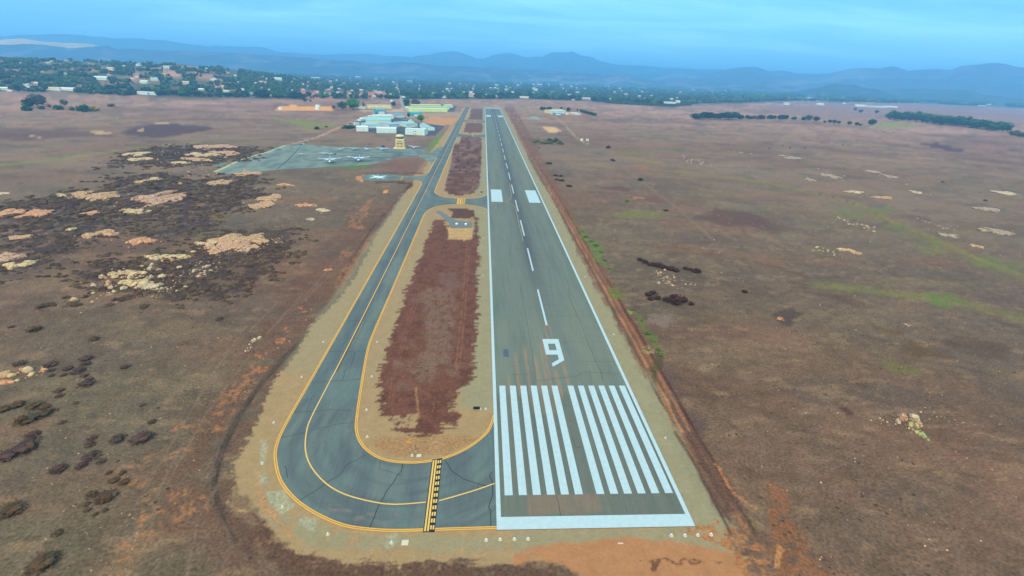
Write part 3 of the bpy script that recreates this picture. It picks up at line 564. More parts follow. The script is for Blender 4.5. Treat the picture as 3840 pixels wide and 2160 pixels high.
F = np.stack([q[:-1, :-1].ravel(), q[:-1, 1:].ravel(), q[1:, 1:].ravel(), q[1:, :-1].ravel()], 1)
rm = attr_mat('runway_asphalt', rough=0.9, fine=[((2.2, 0.05, 1.0), 0.13), (3.0, 0.10)], bump=0.1)
runway = tag(new_obj('runway', fast_mesh('runway', np.stack([RX, RYY, RX*0+0.06], -1).reshape(-1, 3), F, RC.reshape(-1, 3)), None, [rm]), 'long grey-green asphalt runway with fresh white markings', 'runway', kind='structure')

# taxiway deck: parallel strip, hook to the threshold, connectors, run-up pad
OUT = [(-22.8,-3.5),(-36.7,-3.7),(-45.5,-3.8),(-52.1,-3.2),(-57.6,-2.0),(-64.3,1.2),(-70.6,5.6),(-76.0,11.3),(-79.6,17.6),(-81.6,22.8),(-82.5,29.6),(-82.7,40),(-82.6,60),(-82.5,130),(-82.5,300),(-82.5,368)]
INN = [(-22.9,36.6),(-24.8,29.6),(-28.4,24.8),(-32.3,21.3),(-36.7,18.9),(-39.5,18.1),(-43.8,17.5),(-49.0,17.9),(-53.2,19.3),(-57.2,22.4),(-59.9,26.1),(-61.5,29.8),(-62.9,36),(-65.8,56.6),(-68.0,75),(-68.5,90),(-68.4,131),(-68.4,200),(-68.4,262)]
CTR = [(-23.1,9.8),(-28.1,7.6),(-36.5,4.6),(-39.6,4.2),(-46.7,3.7),(-51.9,4.5),(-59.1,6.9),(-64.7,10.5),(-69.9,16.0),(-73.4,22.2),(-75.5,29.5),(-76.2,36),(-76.1,55),(-75.8,90),(-75.7,300),(-75.6,800),(-75.6,1160),(-75.6,1500)]
so, si_, sc_ = spline(OUT), spline(INN), spline(CTR, 2.0)
TXY_PADS = []
tx_base = [list(map(tuple, so))+[(-82.5, 1520), (-68.4, 1520), (-68.4, 262)]+list(map(tuple, si_[::-1]))]
CN1L = [(-68.4,262),(-67.2,272),(-64.3,281.5),(-60,288),(-56,291.4),(-48,294.4),(-40.8,294.8),(-33.0,291.6),(-27,286.5),(-22.8,279.4)]
CN1U = [(-22.8,331.0),(-29.4,319.3),(-35,316),(-41.5,314.5),(-48,314.2),(-53.6,315.4),(-58.5,318.6),(-62.3,323.0),(-66,330),(-68.0,337),(-68.4,345)]
def deck(name, poly, parent, z):
    return flat(name, [poly], z, asph, parent)
asph = None
# taxiway albedo on a grid clipped by outline: build from triangulated rows
def grid_deck(name, poly, z, m, xstep, ys_, parent=None, tint=None, label=None, cat=None, kind='structure', base=(100, 121, 124)):
    """rows of quads between the left and right outline at each y, for outlines crossed in pairs"""
    P = np.array(poly); V = []; F = []; prev = {}
    ys_ = np.asarray(ys_)
    def spans(y):
        xsx = []
        for i in range(len(P)):
            a, b = P[i], P[(i+1) % len(P)]
            if (a[1] > y) != (b[1] > y): xsx.append(a[0]+(y-a[1])*(b[0]-a[0])/(b[1]-a[1]))
        xsx.sort(); return [(xsx[i], xsx[i+1]) for i in range(0, len(xsx)-1, 2)]
    sp = [spans(y) for y in ys_]
    for k in range(len(ys_)-1):
        A, B = sp[k], sp[k+1]
        for (a0, a1) in A:
            for (b0, b1) in B:
                if min(a1, b1)-max(a0, b0) <= 0: continue
                if len(A) != len(B):
                    if len(A) > len(B): c0, c1, d0, d1 = a0, a1, max(b0, a0) if b0 < a0 else b0, min(b1, a1) if b1 > a1 else b1
                    else: c0, c1, d0, d1 = max(a0, b0), min(a1, b1), b0, b1
                    c0 = c0 if len(A) > len(B) else (a0 if (b0-a0) < 3 and b0 >= a0 else b0); 
                else: c0, c1, d0, d1 = a0, a1, b0, b1
                n = max(1, int((max(c1-c0, d1-d0))/xstep)); b = len(V)
                for i in range(n+1): V.append((c0+(c1-c0)*i/n, ys_[k], z))
                for i in range(n+1): V.append((d0+(d1-d0)*i/n, ys_[k+1], z))
                for i in range(n): F.append((b+i, b+i+1, b+n+2+i, b+n+1+i))
    V = np.array(V); x, y = V[:, 0], V[:, 1]
    c = np.zeros((len(V), 3))+lin(*base)
    c = mixc(c, lin(84, 100, 110), sst(0.42, 0.7, fbm(x/6+y/40, y/18, 401, 4))*0.6)
    c = mixc(c, lin(112, 128, 124), sst(0.5, 0.75, fbm(x/4, y/30, 402, 4))*0.6)
    if tint is not None: c = tint(c, x, y)
    return tag(new_obj(name, fast_mesh(name, V, F, c), parent, [m]), label, cat, kind=kind) if label else new_obj(name, fast_mesh(name, V, F, c), parent, [m])
tm = attr_mat('taxiway_asphalt', rough=0.9, fine=[((1.6, 0.12, 1.0), 0.12), (2.4, 0.10)], bump=0.1)
hookpoly = tx_base[0]
def tt(c, x, y):
    r = np.hypot(x+46, y-30.5); k = (y < 45)
    c = mixc(c, lin(84, 94, 104), k*0.5*sst(0.35, 0.7, fbm(r/1.3, np.arctan2(y-30.5, x+46)*2.2, 405, 4)))
    c = mixc(c, lin(84, 94, 110), np.exp(-((x+77.5)/1.4)**2)*(y > 60)*0.5)
    m = np.exp(-((r-31.0-0.6*np.sin(x))/0.8)**2)*(x > -62)*(x < -45)*(y < 6)
    return mixc(c, lin(142, 128, 120), m*0.6*sst(0.4, 0.6, fbm(x/3, y/1.0, 406, 3)))
taxi = grid_deck('taxiway', hookpoly, 0.04, tm, 0.8, np.concatenate([np.arange(-3.9, 60, 0.4), np.arange(60, 340, 1.5), np.arange(340, 1515, 5)]), tint=tt, label='blue-grey taxiway with yellow lines, hooking round to the runway threshold', cat='taxiway')
taxi['kind'] = 'structure'
cpoly = list(map(tuple, spline(CN1L, 1.5)))+list(map(tuple, spline(CN1U, 1.5)))
grid_deck('connector_pavement', cpoly, 0.035, tm, 1.0, np.arange(262.2, 345, 0.8), parent=taxi)
c2 = [(-68.4, 735), (-62, 747), (-50, 751), (-35, 751), (-27, 747), (-22.8, 740), (-22.8, 790), (-27, 779), (-35, 774), (-50, 774), (-62, 777), (-68.4, 790)]
grid_deck('connector_pavement', c2, 0.035, tm, 2.0, np.arange(735.5, 790, 2), parent=taxi)
c3 = [(-68.4, 1010), (-60, 1018), (-35, 1018), (-22.8, 1008), (-22.8, 1062), (-35, 1050), (-60, 1050), (-68.4, 1060)]
grid_deck('connector_pavement', c3, 0.035, tm, 2.0, np.arange(1010.5, 1060, 3), parent=taxi, base=(120, 122, 112))
grid_deck('connector_pavement', [(-68.4, 1490), (-22.8, 1490), (-22.8, 1524), (-68.4, 1524)], 0.035, tm, 3.0, np.arange(1490.5, 1524, 4), parent=taxi, base=(112, 124, 118))

# compass rose pad west of the taxiway, with a neck
RP = crop(778.2, 348.8, 8, [(1045,775),(1090,735),(1180,715),(1400,700),(1650,715),(1900,745),(2200,752),(2300,735),(2365,705),(2430,640),(2500,900),(2285,890),(2260,860),(2200,838),(1950,815),(1700,835),(1500,850),(1300,850),(1150,835),(1060,805)])
rpw = ats(RP); rpw = [(min(x, -82.4), y) for x, y in rpw]
rose = grid_deck('compass_rose_pad', rpw, 0.035, tm, 2.0, np.arange(min(p[1] for p in rpw)+.1, max(p[1] for p in rpw), 1.0), label='small grey asphalt pad with a pale blue star, left of the taxiway', cat='pad', base=(112, 130, 124))
# parking apron
AP = crop(759.8-250, 348.8, 8, [(205,668),(300,705),(450,712),(620,708),(900,692),(1500,622),(2100,595),(2576,562)])+crop(778.2, 348.8, 8, [(700,560),(1250,522),(1500,452),(1700,395),(1850,375),(2200,370),(2330,405),(2430,470),(2440,500),(2540,450),(2700,150),(2580,190),(2480,270),(2400,300),(2300,292),(2390,240),(2395,190),(2200,175),(1400,178),(900,172),(600,167),(0,122)])+crop(509.8, 348.8, 8, [(2000,100),(1830,105),(1650,135),(1280,275),(950,362),(700,452),(400,592)])
apw = ats(AP); apw = [(min(x, -82.3), y) for x, y in apw]
def apt(c, x, y):
    c = mixc(c, lin(150, 166, 140), sst(0.55, 0.8, fbm(x/14, y/5, 411, 4))*0.4)
    c = mixc(c, lin(84, 96, 104), sst(0.52, 0.66, fbm(x/16, y/3.5, 412, 4))*0.8*sst(-225, -200, x)*sst(455, 480, y))
    return c
am = attr_mat('apron_asphalt', rough=0.9, fine=[((0.12, 0.6, 1.0), 0.14)], bump=0.05)
apron = grid_deck('apron', apw, 0.03, am, 3.0, np.arange(min(p[1] for p in apw)+.1, max(p[1] for p in apw), 1.5), tint=apt, label='wide wedge-shaped asphalt parking apron beside the control tower', cat='apron', base=(124, 146, 142))
# apron edge strip and seal lines
V, F = ribbon(spline(ats(crop(509.8, 348.8, 8, [(215,668),(400,592),(700,452),(950,362),(1280,275),(1650,135)])), 3), -1.0, 2.6, 0.055); MB().add(V.tolist(), F).build('apron_edge_strip', mat('edge_strip', lin(180, 186, 144), .9, .12, .3), apron)
dark = mat('sealed_joint', lin(62, 74, 84), 0.9)
V, F = ribbon(ats([(697.5, 424.5), (725, 402), (755, 370.5)]), -0.6, 0.6, 0.06); o = MB().add(V.tolist(), F).build('sealed_joint', dark, apron)
V, F = ribbon(spline(ats(crop(778.2, 348.8, 8, [(1380,400),(1600,385),(1800,345),(1900,335),(2230,350)])), 3), -0.9, 0.9, 0.06); o = MB().add(V.tolist(), F).build('sealed_joint', dark, apron)

# town road and hangar pavement
road_m = mat('road_asphalt', lin(156, 152, 152), 0.9, 0.1, 0.05)
rd = spline(ats([(1020, 281), (1016, 272), (1010.5, 258), (1007, 245), (1004, 234), (1002, 226), (1000, 217), (999, 212)]), 20)
wv = np.interp(np.arange(len(rd)), [0, len(rd)*0.15, len(rd)], [4, 5, 6]); V, F = ribbon(rd, -1, 1, 0.12)
k = len(rd); V = np.array(V); mid = (V[:k]+V[k:])/2
V[:k, :2] = mid[:, :2]+(V[:k, :2]-mid[:, :2])*wv[:, None]; V[k:, :2] = mid[:, :2]+(V[k:, :2]-mid[:, :2])*wv[:, None]
V[:, 2] = hz(V[:, 0], V[:, 1])+0.6
tag(MB().add(V.tolist(), F).build('road', road_m), 'straight pale road running from the hangars into the town', 'road', kind='structure')
ha_m = mat('hangar_asphalt', lin(78, 84, 98), 0.9, 0.12, 0.03)
def pave(name, pts, z, m, label): return tag(flat(name, [ats(pts)], z, m), label, 'pavement', kind='structure')
H8 = lambda p: crop(845.2, 248.2, 8, p)
pave('hangar_pavement', H8([(800,700),(1215,712),(1400,740),(1760,742),(2000,745),(2060,680),(2200,550),(2050,530),(1640,480),(1460,430),(1400,375),(1180,375),(1100,420),(600,440),(480,440),(370,470),(400,600)]), 0.05, ha_m, 'dark blue-grey paving between the white hangars')
pave('hangar_pavement', H8([(2240,265),(2380,262),(2425,165),(2340,155),(2290,120),(2120,118),(2130,170),(2290,190)]), 0.05, ha_m, 'dark paving at the end of the long yellow hangars')
pad_m = mat('instrument_pad_asphalt', lin(112, 124, 126), 0.9)
PADP = c11([(1800,672),(1850,672),(2000,765),(2175,790),(2170,845),(1965,848),(1940,790),(1870,730)])
pave('instrument_pad', PADP, 0.05, pad_m, 'small grey asphalt pad between runway and taxiway with two white domes')

# ------------------------------------------------------------ painted markings
WHITE = mat('white_paint', lin(190, 224, 240)*0.88, 0.55, 0.13, 0.8)
YEL = mat('yellow_paint', lin(232, 178, 74), 0.6, 0.10, 0.4)
YLW = mat('pale_yellow_paint', lin(240, 196, 108), 0.6, 0.1, 0.4)
FADE = mat('faded_yellow_paint', lin(176, 160, 124), 0.8, 0.15, 0.4)
BLK = mat('black_paint', lin(34, 42, 54), 0.7, 0.1, 0.5)
flat('threshold_bar', [rect(-22.9, -3.9, 22.9, -0.45)], 0.085, WHITE, runway)
flat('edge_line', [rect(-22.9, -0.45, -21.85, 1524)], 0.085, WHITE, runway)
flat('edge_line', [rect(21.85, -0.45, 22.9, 1524)], 0.085, WHITE, runway)
sx = [(-20.75+3.46*i) for i in range(6)]+[(1.9+3.46*i) for i in range(6)]
for x in sx: flat('threshold_stripe', [rect(x, 5.9, x+1.98, 51.8)], 0.085, WHITE, runway)
for x in sx: flat('threshold_stripe', [rect(x, 1472, x+1.98, 1518)], 0.085, WHITE, runway)
flat('threshold_bar', [rect(-21.8, 1519.5, 21.8, 1524)], 0.085, WHITE, runway)
nine_o = ats(c22([(305,515),(467,515),(527,728),(412,793),(400,760),(472,718),(458,672),(342,672)])); nine_i = ats(c22([(362,562),(432,562),(450,627),(375,627)]))
O, I = nine_o, nine_i
flat('runway_number', [[O[0], O[1], I[1], I[0]], [O[1], O[6], I[2], I[1]], [O[6], O[7], I[3], I[2]], [O[7], O[0], I[0], I[3]], [O[1], O[2], O[5], O[6]], [O[2], O[3], O[4], O[5]]], 0.085, WHITE, runway)
d = 94.5
while d < 1440:
    if not (d > 1440): flat('centreline_dash', [rect(-0.42, d, 0.42, d+36.6)], 0.085, WHITE, runway)
    d += 60.96
for (a, b) in (((1861.5-1), 0),): pass
ap1 = ats(c11([(2362,457),(2470,457),(2482,585),(2370,585)])); ap2 = ats(c21([(132,466),(237,466),(287,598),(173,598)]))
print('aiming', ap1, ap2)
for p in (ap1, ap2):
    xa, xb = sorted([sum(q[0] for q in (p[0], p[3]))/2, sum(q[0] for q in (p[1], p[2]))/2]); flat('aiming_point', [rect(xa, 306, xb, 352)], 0.085, WHITE, runway)
flat('aiming_point', [rect(-20.5, 1170, -8.5, 1216)], 0.085, WHITE, runway); flat('aiming_point', [rect(8.5, 1170, 20.5, 1216)], 0.085, WHITE, runway)
# yellow lead-off lines on the runway
def line(name, pts, wd, m, parent, z=0.09, step=1.5, smooth=True):
    P = spline(pts, step) if smooth else np.array(pts, float)
    V, F = ribbon(P, -wd/2, wd/2, z); return MB().add(V.tolist(), F).build(name, m, parent)
line('lead_off_line', ats(c11([(2460,470),(2530,480)])+c21([])) if False else [(-22.8, 309), (-12, 307.5), (-5, 301), (-2, 292), (-1.6, 262), (-1.6, 205)], 0.3, FADE, runway, 0.088)
line('lead_off_line', [(-22.8, 300), (-14, 302), (-6, 312), (-2.5, 330), (-1.8, 380)], 0.3, FADE, runway, 0.088)
# taxiway lines (double edge lines, single centre line)
def dbl(pts, name='taxiway_edge_line', w_=0.32, gap=0.14, side=1):
    P = spline(pts, 1.5); mb = MB()
    for o in (0.0, side*(w_+gap)):
        V, F = ribbon(P, o-w_/2, o+w_/2, 0.07); mb.add(V.tolist(), F)
    return mb.build(name, YEL, taxi)
dbl([(x, y) for x, y in OUT], side=1)
dbl([(x, y) for x, y in INN]+[(-68.4, 262.5)]+CN1L[1:], side=-1)
dbl(CN1U+[(-68.4, 420), (-68.4, 560), (-68.4, 735)], side=1)
dbl([(-68.4, 790), (-68.4, 900), (-68.4, 1008)], side=1); dbl([(-68.4, 1062), (-68.4, 1200), (-68.4, 1480)], side=1)
dbl([(-82.5, 610), (-82.5, 750), (-82.5, 900)], side=1); dbl([(-82.5, 1000), (-82.5, 1200), (-82.5, 1480)], side=1)
dbl([(-82.5, 420), (-82.5, 480), (-82.5, 520)], side=1)
line('taxiway_centre_line', [tuple(p) for p in sc_ if p[0] > -37.0 and p[1] < 12], 0.34, YLW, taxi, 0.07)
line('taxiway_centre_line', [tuple(p) for p in sc_ if not (p[0] > -39.3 and p[1] < 12)], 0.34, YLW, taxi, 0.07, 3.0)
V, F = ribbon(np.array([tuple(p) for p in sc_ if p[1] > 60]), 0.2, 0.7, 0.065); MB().add(V.tolist(), F).build('taxiway_centre_line_edge', mat('dark_line_border', lin(96, 74, 70), 0.9), taxi)
for s_ in (-1, 1):
    P = spline([(-75.7, 303-s_*50), (-74, 303-s_*30), (-66, 303-s_*12), (-52, 304-s_*2), (-38, 305), (-22.9, 305+s_*2)], 1.5)
    line('connector_line', [tuple(p) for p in P], 0.22, FADE, taxi, 0.068)
# yellow outline of the compass rose pad neck and far connector edges
line('pad_edge_line', [(-82.5, 368), (-84.5, 378), (-90, 381.5), (-98, 383.5), (-108, 385)], 0.4, YEL, taxi, 0.07)
line('pad_edge_line', [(-82.5, 420), (-84.5, 409), (-90, 405), (-98, 402.5), (-110, 401)], 0.4, YEL, taxi, 0.07)
line('pad_hold_line', [(-104, 383.5), (-104.5, 401.5)], 0.5, YEL, rose, 0.07, smooth=False)
line('apron_hold_line', ats(crop(778.2, 348.8, 8, [(2225,362),(2245,340)])), 0.7, YEL, apron, 0.07, smooth=False)
for yy, nm in ((762, 0), (1034, 0)): line('connector_hold_line', [(-44, yy-10), (-44, yy+10)], 1.0, YEL, taxi, 0.07, smooth=False)
# hold-short bar on the hook: black field, two solid and two dashed yellow lines
HA, HB = np.array(at(*c13([(1680,1010)])[0])), np.array(at(*c13([(1772,280)])[0]))
HC, HD = np.array(at(*c13([(1797,1010)])[0])), np.array(at(*c13([(1875,262)])[0]))
print('hold', HA, HB, HC, HD)
def hb(u, v): a = HA+(HB-HA)*v; b = HC+(HD-HC)*v; return tuple(a+(b-a)*u)
flat('hold_short_field', [[hb(0, 0), hb(1, 0), hb(1, 1), hb(0, 1)]], 0.075, BLK, taxi)
for u0, u1 in ((0.08, 0.24), (0.33, 0.49)): flat('hold_short_line', [[hb(u0, .01), hb(u1, .01), hb(u1, .985), hb(u0, .985)]], 0.095, YLW, taxi)
mbp = []
for u0, u1 in ((0.575, 0.715), (0.79, 0.93)):
    for i in range(12):
        v0 = 0.03+i*0.081; mbp.append([hb(u0, v0), hb(u1, v0), hb(u1, v0+0.048), hb(u0, v0+0.048)])
flat('hold_short_dashes', mbp, 0.095, YLW, taxi)
# hold-short on the second connector
flat('hold_short_field', [rect(-47.5, 295.2, -40.5, 314.2)], 0.072, mat('faded_gold_paint', lin(150, 134, 70), 0.8, 0.2, 1.0), taxi)
flat('hold_short_line', [rect(-47.0, 295.4, -45.8, 314), rect(-45.0, 295.4, -43.9, 314)], 0.09, YEL, taxi)
flat('hold_short_dashes', [rect(-43.2+s_, 295.8+k*2.1, -42.4+s_, 297+k*2.1) for k in range(9) for s_ in (0, 1.3)], 0.09, YEL, taxi)
# compass rose star
rc_ = np.array(at(951, 445.2)); rs_m = mat('rose_blue_paint', lin(128, 186, 208), 0.6, 0.06, 0.3); rs_w = mat('rose_white_paint', lin(214, 236, 240), 0.6, 0.04, 0.3)
def star(R, r, n, rot): return [(rc_[0]+q*math.cos(rot+math.pi*i/n), rc_[1]+q*math.sin(rot+math.pi*i/n)) for i in range(2*n) for q in ((R if i % 2 == 0 else r),)]
def starfan(P): return [[tuple(rc_), P[i], P[(i+1) % len(P)]] for i in range(len(P))]
flat('compass_disc' if 1 else '', [[(rc_[0]+7*math.cos(a*0.2618), rc_[1]+7*math.sin(a*0.26)) for a in range(24)]], 0.06, mat('rose_disc_paint', lin(98, 134, 142)), rose)
flat('compass_star', starfan(star(12.5, 4.2, 8, 0.2)), 0.08, rs_m, rose)
flat('compass_star', starfan(star(11, 3.0, 4, 0.75)), 0.10, rs_w, rose)
# cracks in the pavement
ck = mat('pavement_crack', lin(52, 60, 62), 0.95, 0.1, 1.0)
mbc = MB()
def crack(mb, pts, wd, z, jit=0.35, step=1.3):
    P = [np.array(pts[0], float)]
    for a, b in zip(pts[:-1], pts[1:]):
        a, b = np.array(a, float), np.array(b, float); n = max(1, int(np.hypot(*(b-a))/step))
        for k in range(1, n+1):
            P.append(a+(b-a)*k/n+(RNG.random(2)-0.5)*jit*(k < n))
    V, F = ribbon(np.array(P), -wd/2, wd/2, z); mb.add(V.tolist(), F)
for q, wd in (([(1110,230),(900,340),(850,430),(700,520),(420,705)], 0.16), ([(1475,320),(1460,400),(1340,560),(1290,650),(1240,730),(1190,860),(1140,972)], 0.2), ([(1900,285),(1960,380),(2080,470),(2230,520),(2330,545)], 0.2),
              ([(2380,400),(2350,440),(2385,520),(2380,640),(2340,760),(2365,800),(2360,960)], 0.2), ([(240,60),(340,40),(490,5)], 0.14), ([(290,340),(320,460)], 0.14), ([(1250,300),(1240,370),(1480,440)], 0.09), ([(2230,550),(2235,580)], 0.12)):
    crack(mbc, ats(c13(q)), wd, 0.06)
for q, wd in (([(530,955),(1060,920)], 0.14), ([(350,1250),(600,1245),(750,1225),(950,1235)], 0.14), ([(540,1435),(700,1400),(850,1365),(1010,1355)], 0.12), ([(790,515),(1160,512)], 0.12), ([(740,640),(1120,637)], 0.1), ([(995,645),(960,790),(900,830),(870,930)], 0.13),
              ([(890,330),(1040,328),(1210,345)], 0.1), ([(1000,135),(1290,122)], 0.1), ([(1180,225),(1250,222)], 0.1), ([(1100,250),(1105,320),(1060,420),(990,560)], 0.1), ([(640,760),(780,755)], 0.1), ([(740,765),(700,870)], 0.08), ([(590,1040),(510,1240)], 0.08)):
    crack(mbc, ats(c12(q)), wd, 0.06)
mbc.build('pavement_cracks', ck, taxi)
mbr = MB()
for q, wd in (([(570,0),(580,90),(620,200),(650,260),(740,480),(780,600),(850,760),(900,860),(920,940)], 0.13), ([(85,0),(150,330),(200,640),(240,940)], 0.1), ([(520,210),(700,225),(800,232)], 0.08), ([(640,735),(850,740),(1040,742)], 0.1), ([(260,940),(500,905),(650,890),(700,850),(870,855),(1080,862)], 0.12),
              ([(210,545),(600,545),(940,545)], 0.07), ([(730,405),(885,405)], 0.07), ([(0,205),(150,207),(300,212)], 0.06), ([(0,870),(140,875),(170,860),(220,860)], 0.1), ([(0,490),(140,500)], 0.06), ([(0,745),(200,738)], 0.06), ([(340,235),(500,240)], 0.06),
              ([(970,830),(985,860)], 0.08), ([(780,860),(800,950)], 0.08), ([(380,870),(420,960)], 0.08), ([(0,345),(140,338)], 0.06), ([(430,100),(700,105)], 0.06), ([(520,1190),(580,1185)], 0.08)):
    crack(mbr, ats(c22(q)), wd, 0.08)
for q, wd in (([(440,640),(470,720),(490,850)], 0.12), ([(610,60),(640,160),(720,150)], 0.1), ([(1110,640),(1160,800)], 0.06)): crack(mbr, ats(c23(q)), wd, 0.08)
for k in range(46):
    y = 100+k*11+RNG.random()*7; x0 = -21+RNG.random()*20; x1 = min(21, x0+8+RNG.random()*26)
    crack(mbr, [(x0, y), ((x0+x1)/2, y+RNG.random()*0.8), (x1, y+RNG.random()*1.4)], 0.055+0.03*RNG.random(), 0.08, 0.3, 2)
for k in range(16):
    x = -20+RNG.random()*40; y = 70+RNG.random()*260; crack(mbr, [(x, y), (x+RNG.random()*1.5-.7, y+12+RNG.random()*30)], 0.06+0.05*RNG.random(), 0.08, 0.35, 2)
mbr.build('pavement_cracks', ck, runway)

# ------------------------------------------------------------ mountain ranges
def hor_y(x):
    lo, hi = -200, 600
    for _ in range(40):
        m_ = (lo+hi)/2
        if raydir(x, m_)[2] > 0: lo = m_
        else: hi = m_
    return lo
def crest(pts):
    out = []
    for x, y in pts:
        d = raydir(x, y); out.append((math.degrees(math.atan2(d[0], d[1])), d[2]/math.hypot(d[0], d[1])))
    return np.array(out)
def range_mesh(name, pts, D, depth, back, colf, label, seed, rough=0.10, nx=500, ny=46, lo=None, base=-8.0, power=0.75):
    c = crest(pts); lo = c[0, 0] if lo is None else lo
    az = np.linspace(c[0, 0], c[-1, 0], nx); tanel = np.interp(az, c[:, 0], c[:, 1])
    v = np.concatenate([np.linspace(0, 1, ny), 1+np.linspace(0, 1, 10)[1:]])
    A, V_ = np.meshgrid(np.radians(az), v)
    T = np.meshgrid(tanel, v)[0]
    R = np.where(V_ <= 1, D-depth*(1-V_), D+back*(V_-1))
    X, Y = CAM[0]+R*np.sin(A), CAM[1]+R*np.cos(A)
    Hc = CAM[2]+D*T+0*X                                   # crest height
    s = D/9000.0
    rid = 1-np.abs(2*fbm(X/(900*s)+A*3, Y/(900*s), seed, 5)-1)
    rid2 = fbm(X/(260*s), Y/(260*s), seed+9, 4)
    prof = np.where(V_ <= 1, np.clip(V_, 0, 1)**power, np.clip(1-(V_-1), 0, 1)**1.2)
    bump_ = np.where(V_ <= 1, 4*V_*(1-V_), 0)
    Z = base+(Hc-base)*prof*(1-0.55*bump_*(1-rid))+(Hc-base)*rough*bump_*(rid2-0.5)*2
    Z = Z+(Hc-base)*0.07*(fbm(X/(120*s), Y/(120*s), seed+5, 3)-0.5)*np.clip(V_*1.2, 0, 1)*(V_ <= 1.05)
    e = np.minimum(np.arange(nx), np.arange(nx)[::-1])/25.0
    n, k = X.shape; q = np.arange(n*k).reshape(n, k)
    F = np.stack([q[:-1, :-1].ravel(), q[:-1, 1:].ravel(), q[1:, 1:].ravel(), q[1:, :-1].ravel()], 1)
    return tag(new_obj(name, fast_mesh(name, np.stack([X, Y, Z], -1).reshape(-1, 3), F, np.clip(colf(X, Y, V_), 0.004, .9).reshape(-1, 3), smooth=True), None, [mtm]), label, 'hills', kind='structure')
mtm = attr_mat('mountain_chaparral', rough=1.0, fine=[(0.006, 0.25)], spec=0.0)
def chap(a, b, s, seed, f=0.5):
    def g(X, Y, V): return mixc(np.zeros(X.shape+(3,))+np.array(a), np.array(b), sst(0.5, 0.68, fbm(X/s, Y/s, seed, 5))*f*(1-0.3*np.clip(V, 0, 1)))
    return g
range_mesh('mountains', [(-500,100),(-150,92),(0,90),(162,85),(225,90),(275,96),(350,98),(400,100),(475,110),(525,117),(545,114),(600,118),(664,120),(694,130),(739,132.5),(784,136),(844,137.5),(869,135),(931,136),(976,140.5),(1034,144),(1081,136),(1105,132),(1141.5,128),(1169,135),(1194,146),(1216,148),(1244,137.5),(1276,132.5),(1288,134),(1325,144),(1360,142.5),(1388,132.5),(1403,130),(1425,132.5),(1438,129),(1463,139),(1485,142.5),(1513,155),(1550,162.5),(1613,165),(1663,170),(1713,171),(1763,175),(1813,174),(1870,182),(1950,192),(2100,196),(2600,210),(3200,250)],
           14000, 3500, 2500, chap((0.04, 0.055, 0.045), (0.14, 0.10, 0.08), 500, 500), 'farthest pale blue mountain skyline', 500, power=0.8)
range_mesh('mountains', [(1600,216),(1640,200),(1663,192),(1693,180),(1725,185),(1775,187),(1825,175),(1863,170),(1895,167.5),(1932,178),(1977,178),(2002,185),(2040,186),(2082,186),(2132,175),(2157,171),(2190,172),(2219,172),(2247,166),(2282,177.5),(2332,176),(2394,174),(2419,166),(2469,161),(2507,157.5),(2544,165),(2576,170),(2700,172),(2900,190),(3200,230)],
           11500, 2600, 2000, chap((0.08, 0.07, 0.065), (0.26, 0.20, 0.17), 500, 520, 0.8), 'rocky mauve mountains on the right skyline', 520, rough=0.22)
range_mesh('hills', [(-500,120),(-200,115),(0,112),(75,110),(125,115),(175,121),(225,117),(267,115),(297,124),(325,122),(387,126),(450,127),(525,131),(644,136),(720,141),(800,148),(900,155),(950,161),(1010,156),(1060,160),(1100,165),(1170,167),(1200,169),(1288,174),(1330,190)],
           8600, 1100, 500, chap((0.05, 0.05, 0.05), (0.20, 0.13, 0.12), 200, 540, 0.8), 'dark blue hills behind the town on the left', 540, rough=0.14)
range_mesh('hills', [(1020,184),(1090,176),(1140,173),(1195,169),(1250,171),(1288,175),(1330,176),(1388,178),(1463,184),(1500,186),(1518,192),(1530,189),(1548,191),(1575,186),(1596,195),(1640,203),(1700,205),(1760,205),(1830,210),(1932,212),(2010,217),(2100,226)],
           8800, 700, 1200, chap((0.06, 0.06, 0.055), (0.26, 0.16, 0.14), 150, 560, 0.85), 'low purple-brown hills behind the middle of the town', 560, rough=0.14)
range_mesh('hills', [(1990,232),(2030,226),(2064,220),(2085,213),(2104,209),(2125,213),(2144,212),(2169,220),(2207,225),(2257,240),(2300,246)],
           7000, 800, 700, chap((0.045, 0.055, 0.045), (0.2, 0.13, 0.12), 120, 580, 0.4), 'small dark wooded knoll on the right of the town', 580, rough=0.2, nx=160)
range_mesh('hills', [(2180,236),(2257,222),(2290,224),(2332,222),(2360,226),(2387,224),(2410,226),(2430,225),(2470,237),(2540,246),(2700,250),(3000,285)],
           8000, 900, 700, chap((0.05, 0.06, 0.05), (0.2, 0.14, 0.12), 120, 590, 0.4), 'low dark hills at the right edge behind the plain', 590, rough=0.2, nx=220)
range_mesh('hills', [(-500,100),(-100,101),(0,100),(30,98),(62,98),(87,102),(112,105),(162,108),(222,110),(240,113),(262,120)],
           9300, 200, 1300, chap((0.90, 0.46, 0.12), (0.80, 0.36, 0.10), 200, 600, 0.6), 'ridge at the far left with golden sunlight put into its colour', 600, rough=0.1, nx=200)  # bright orange albedo stands in for sun falling through a cloud gap


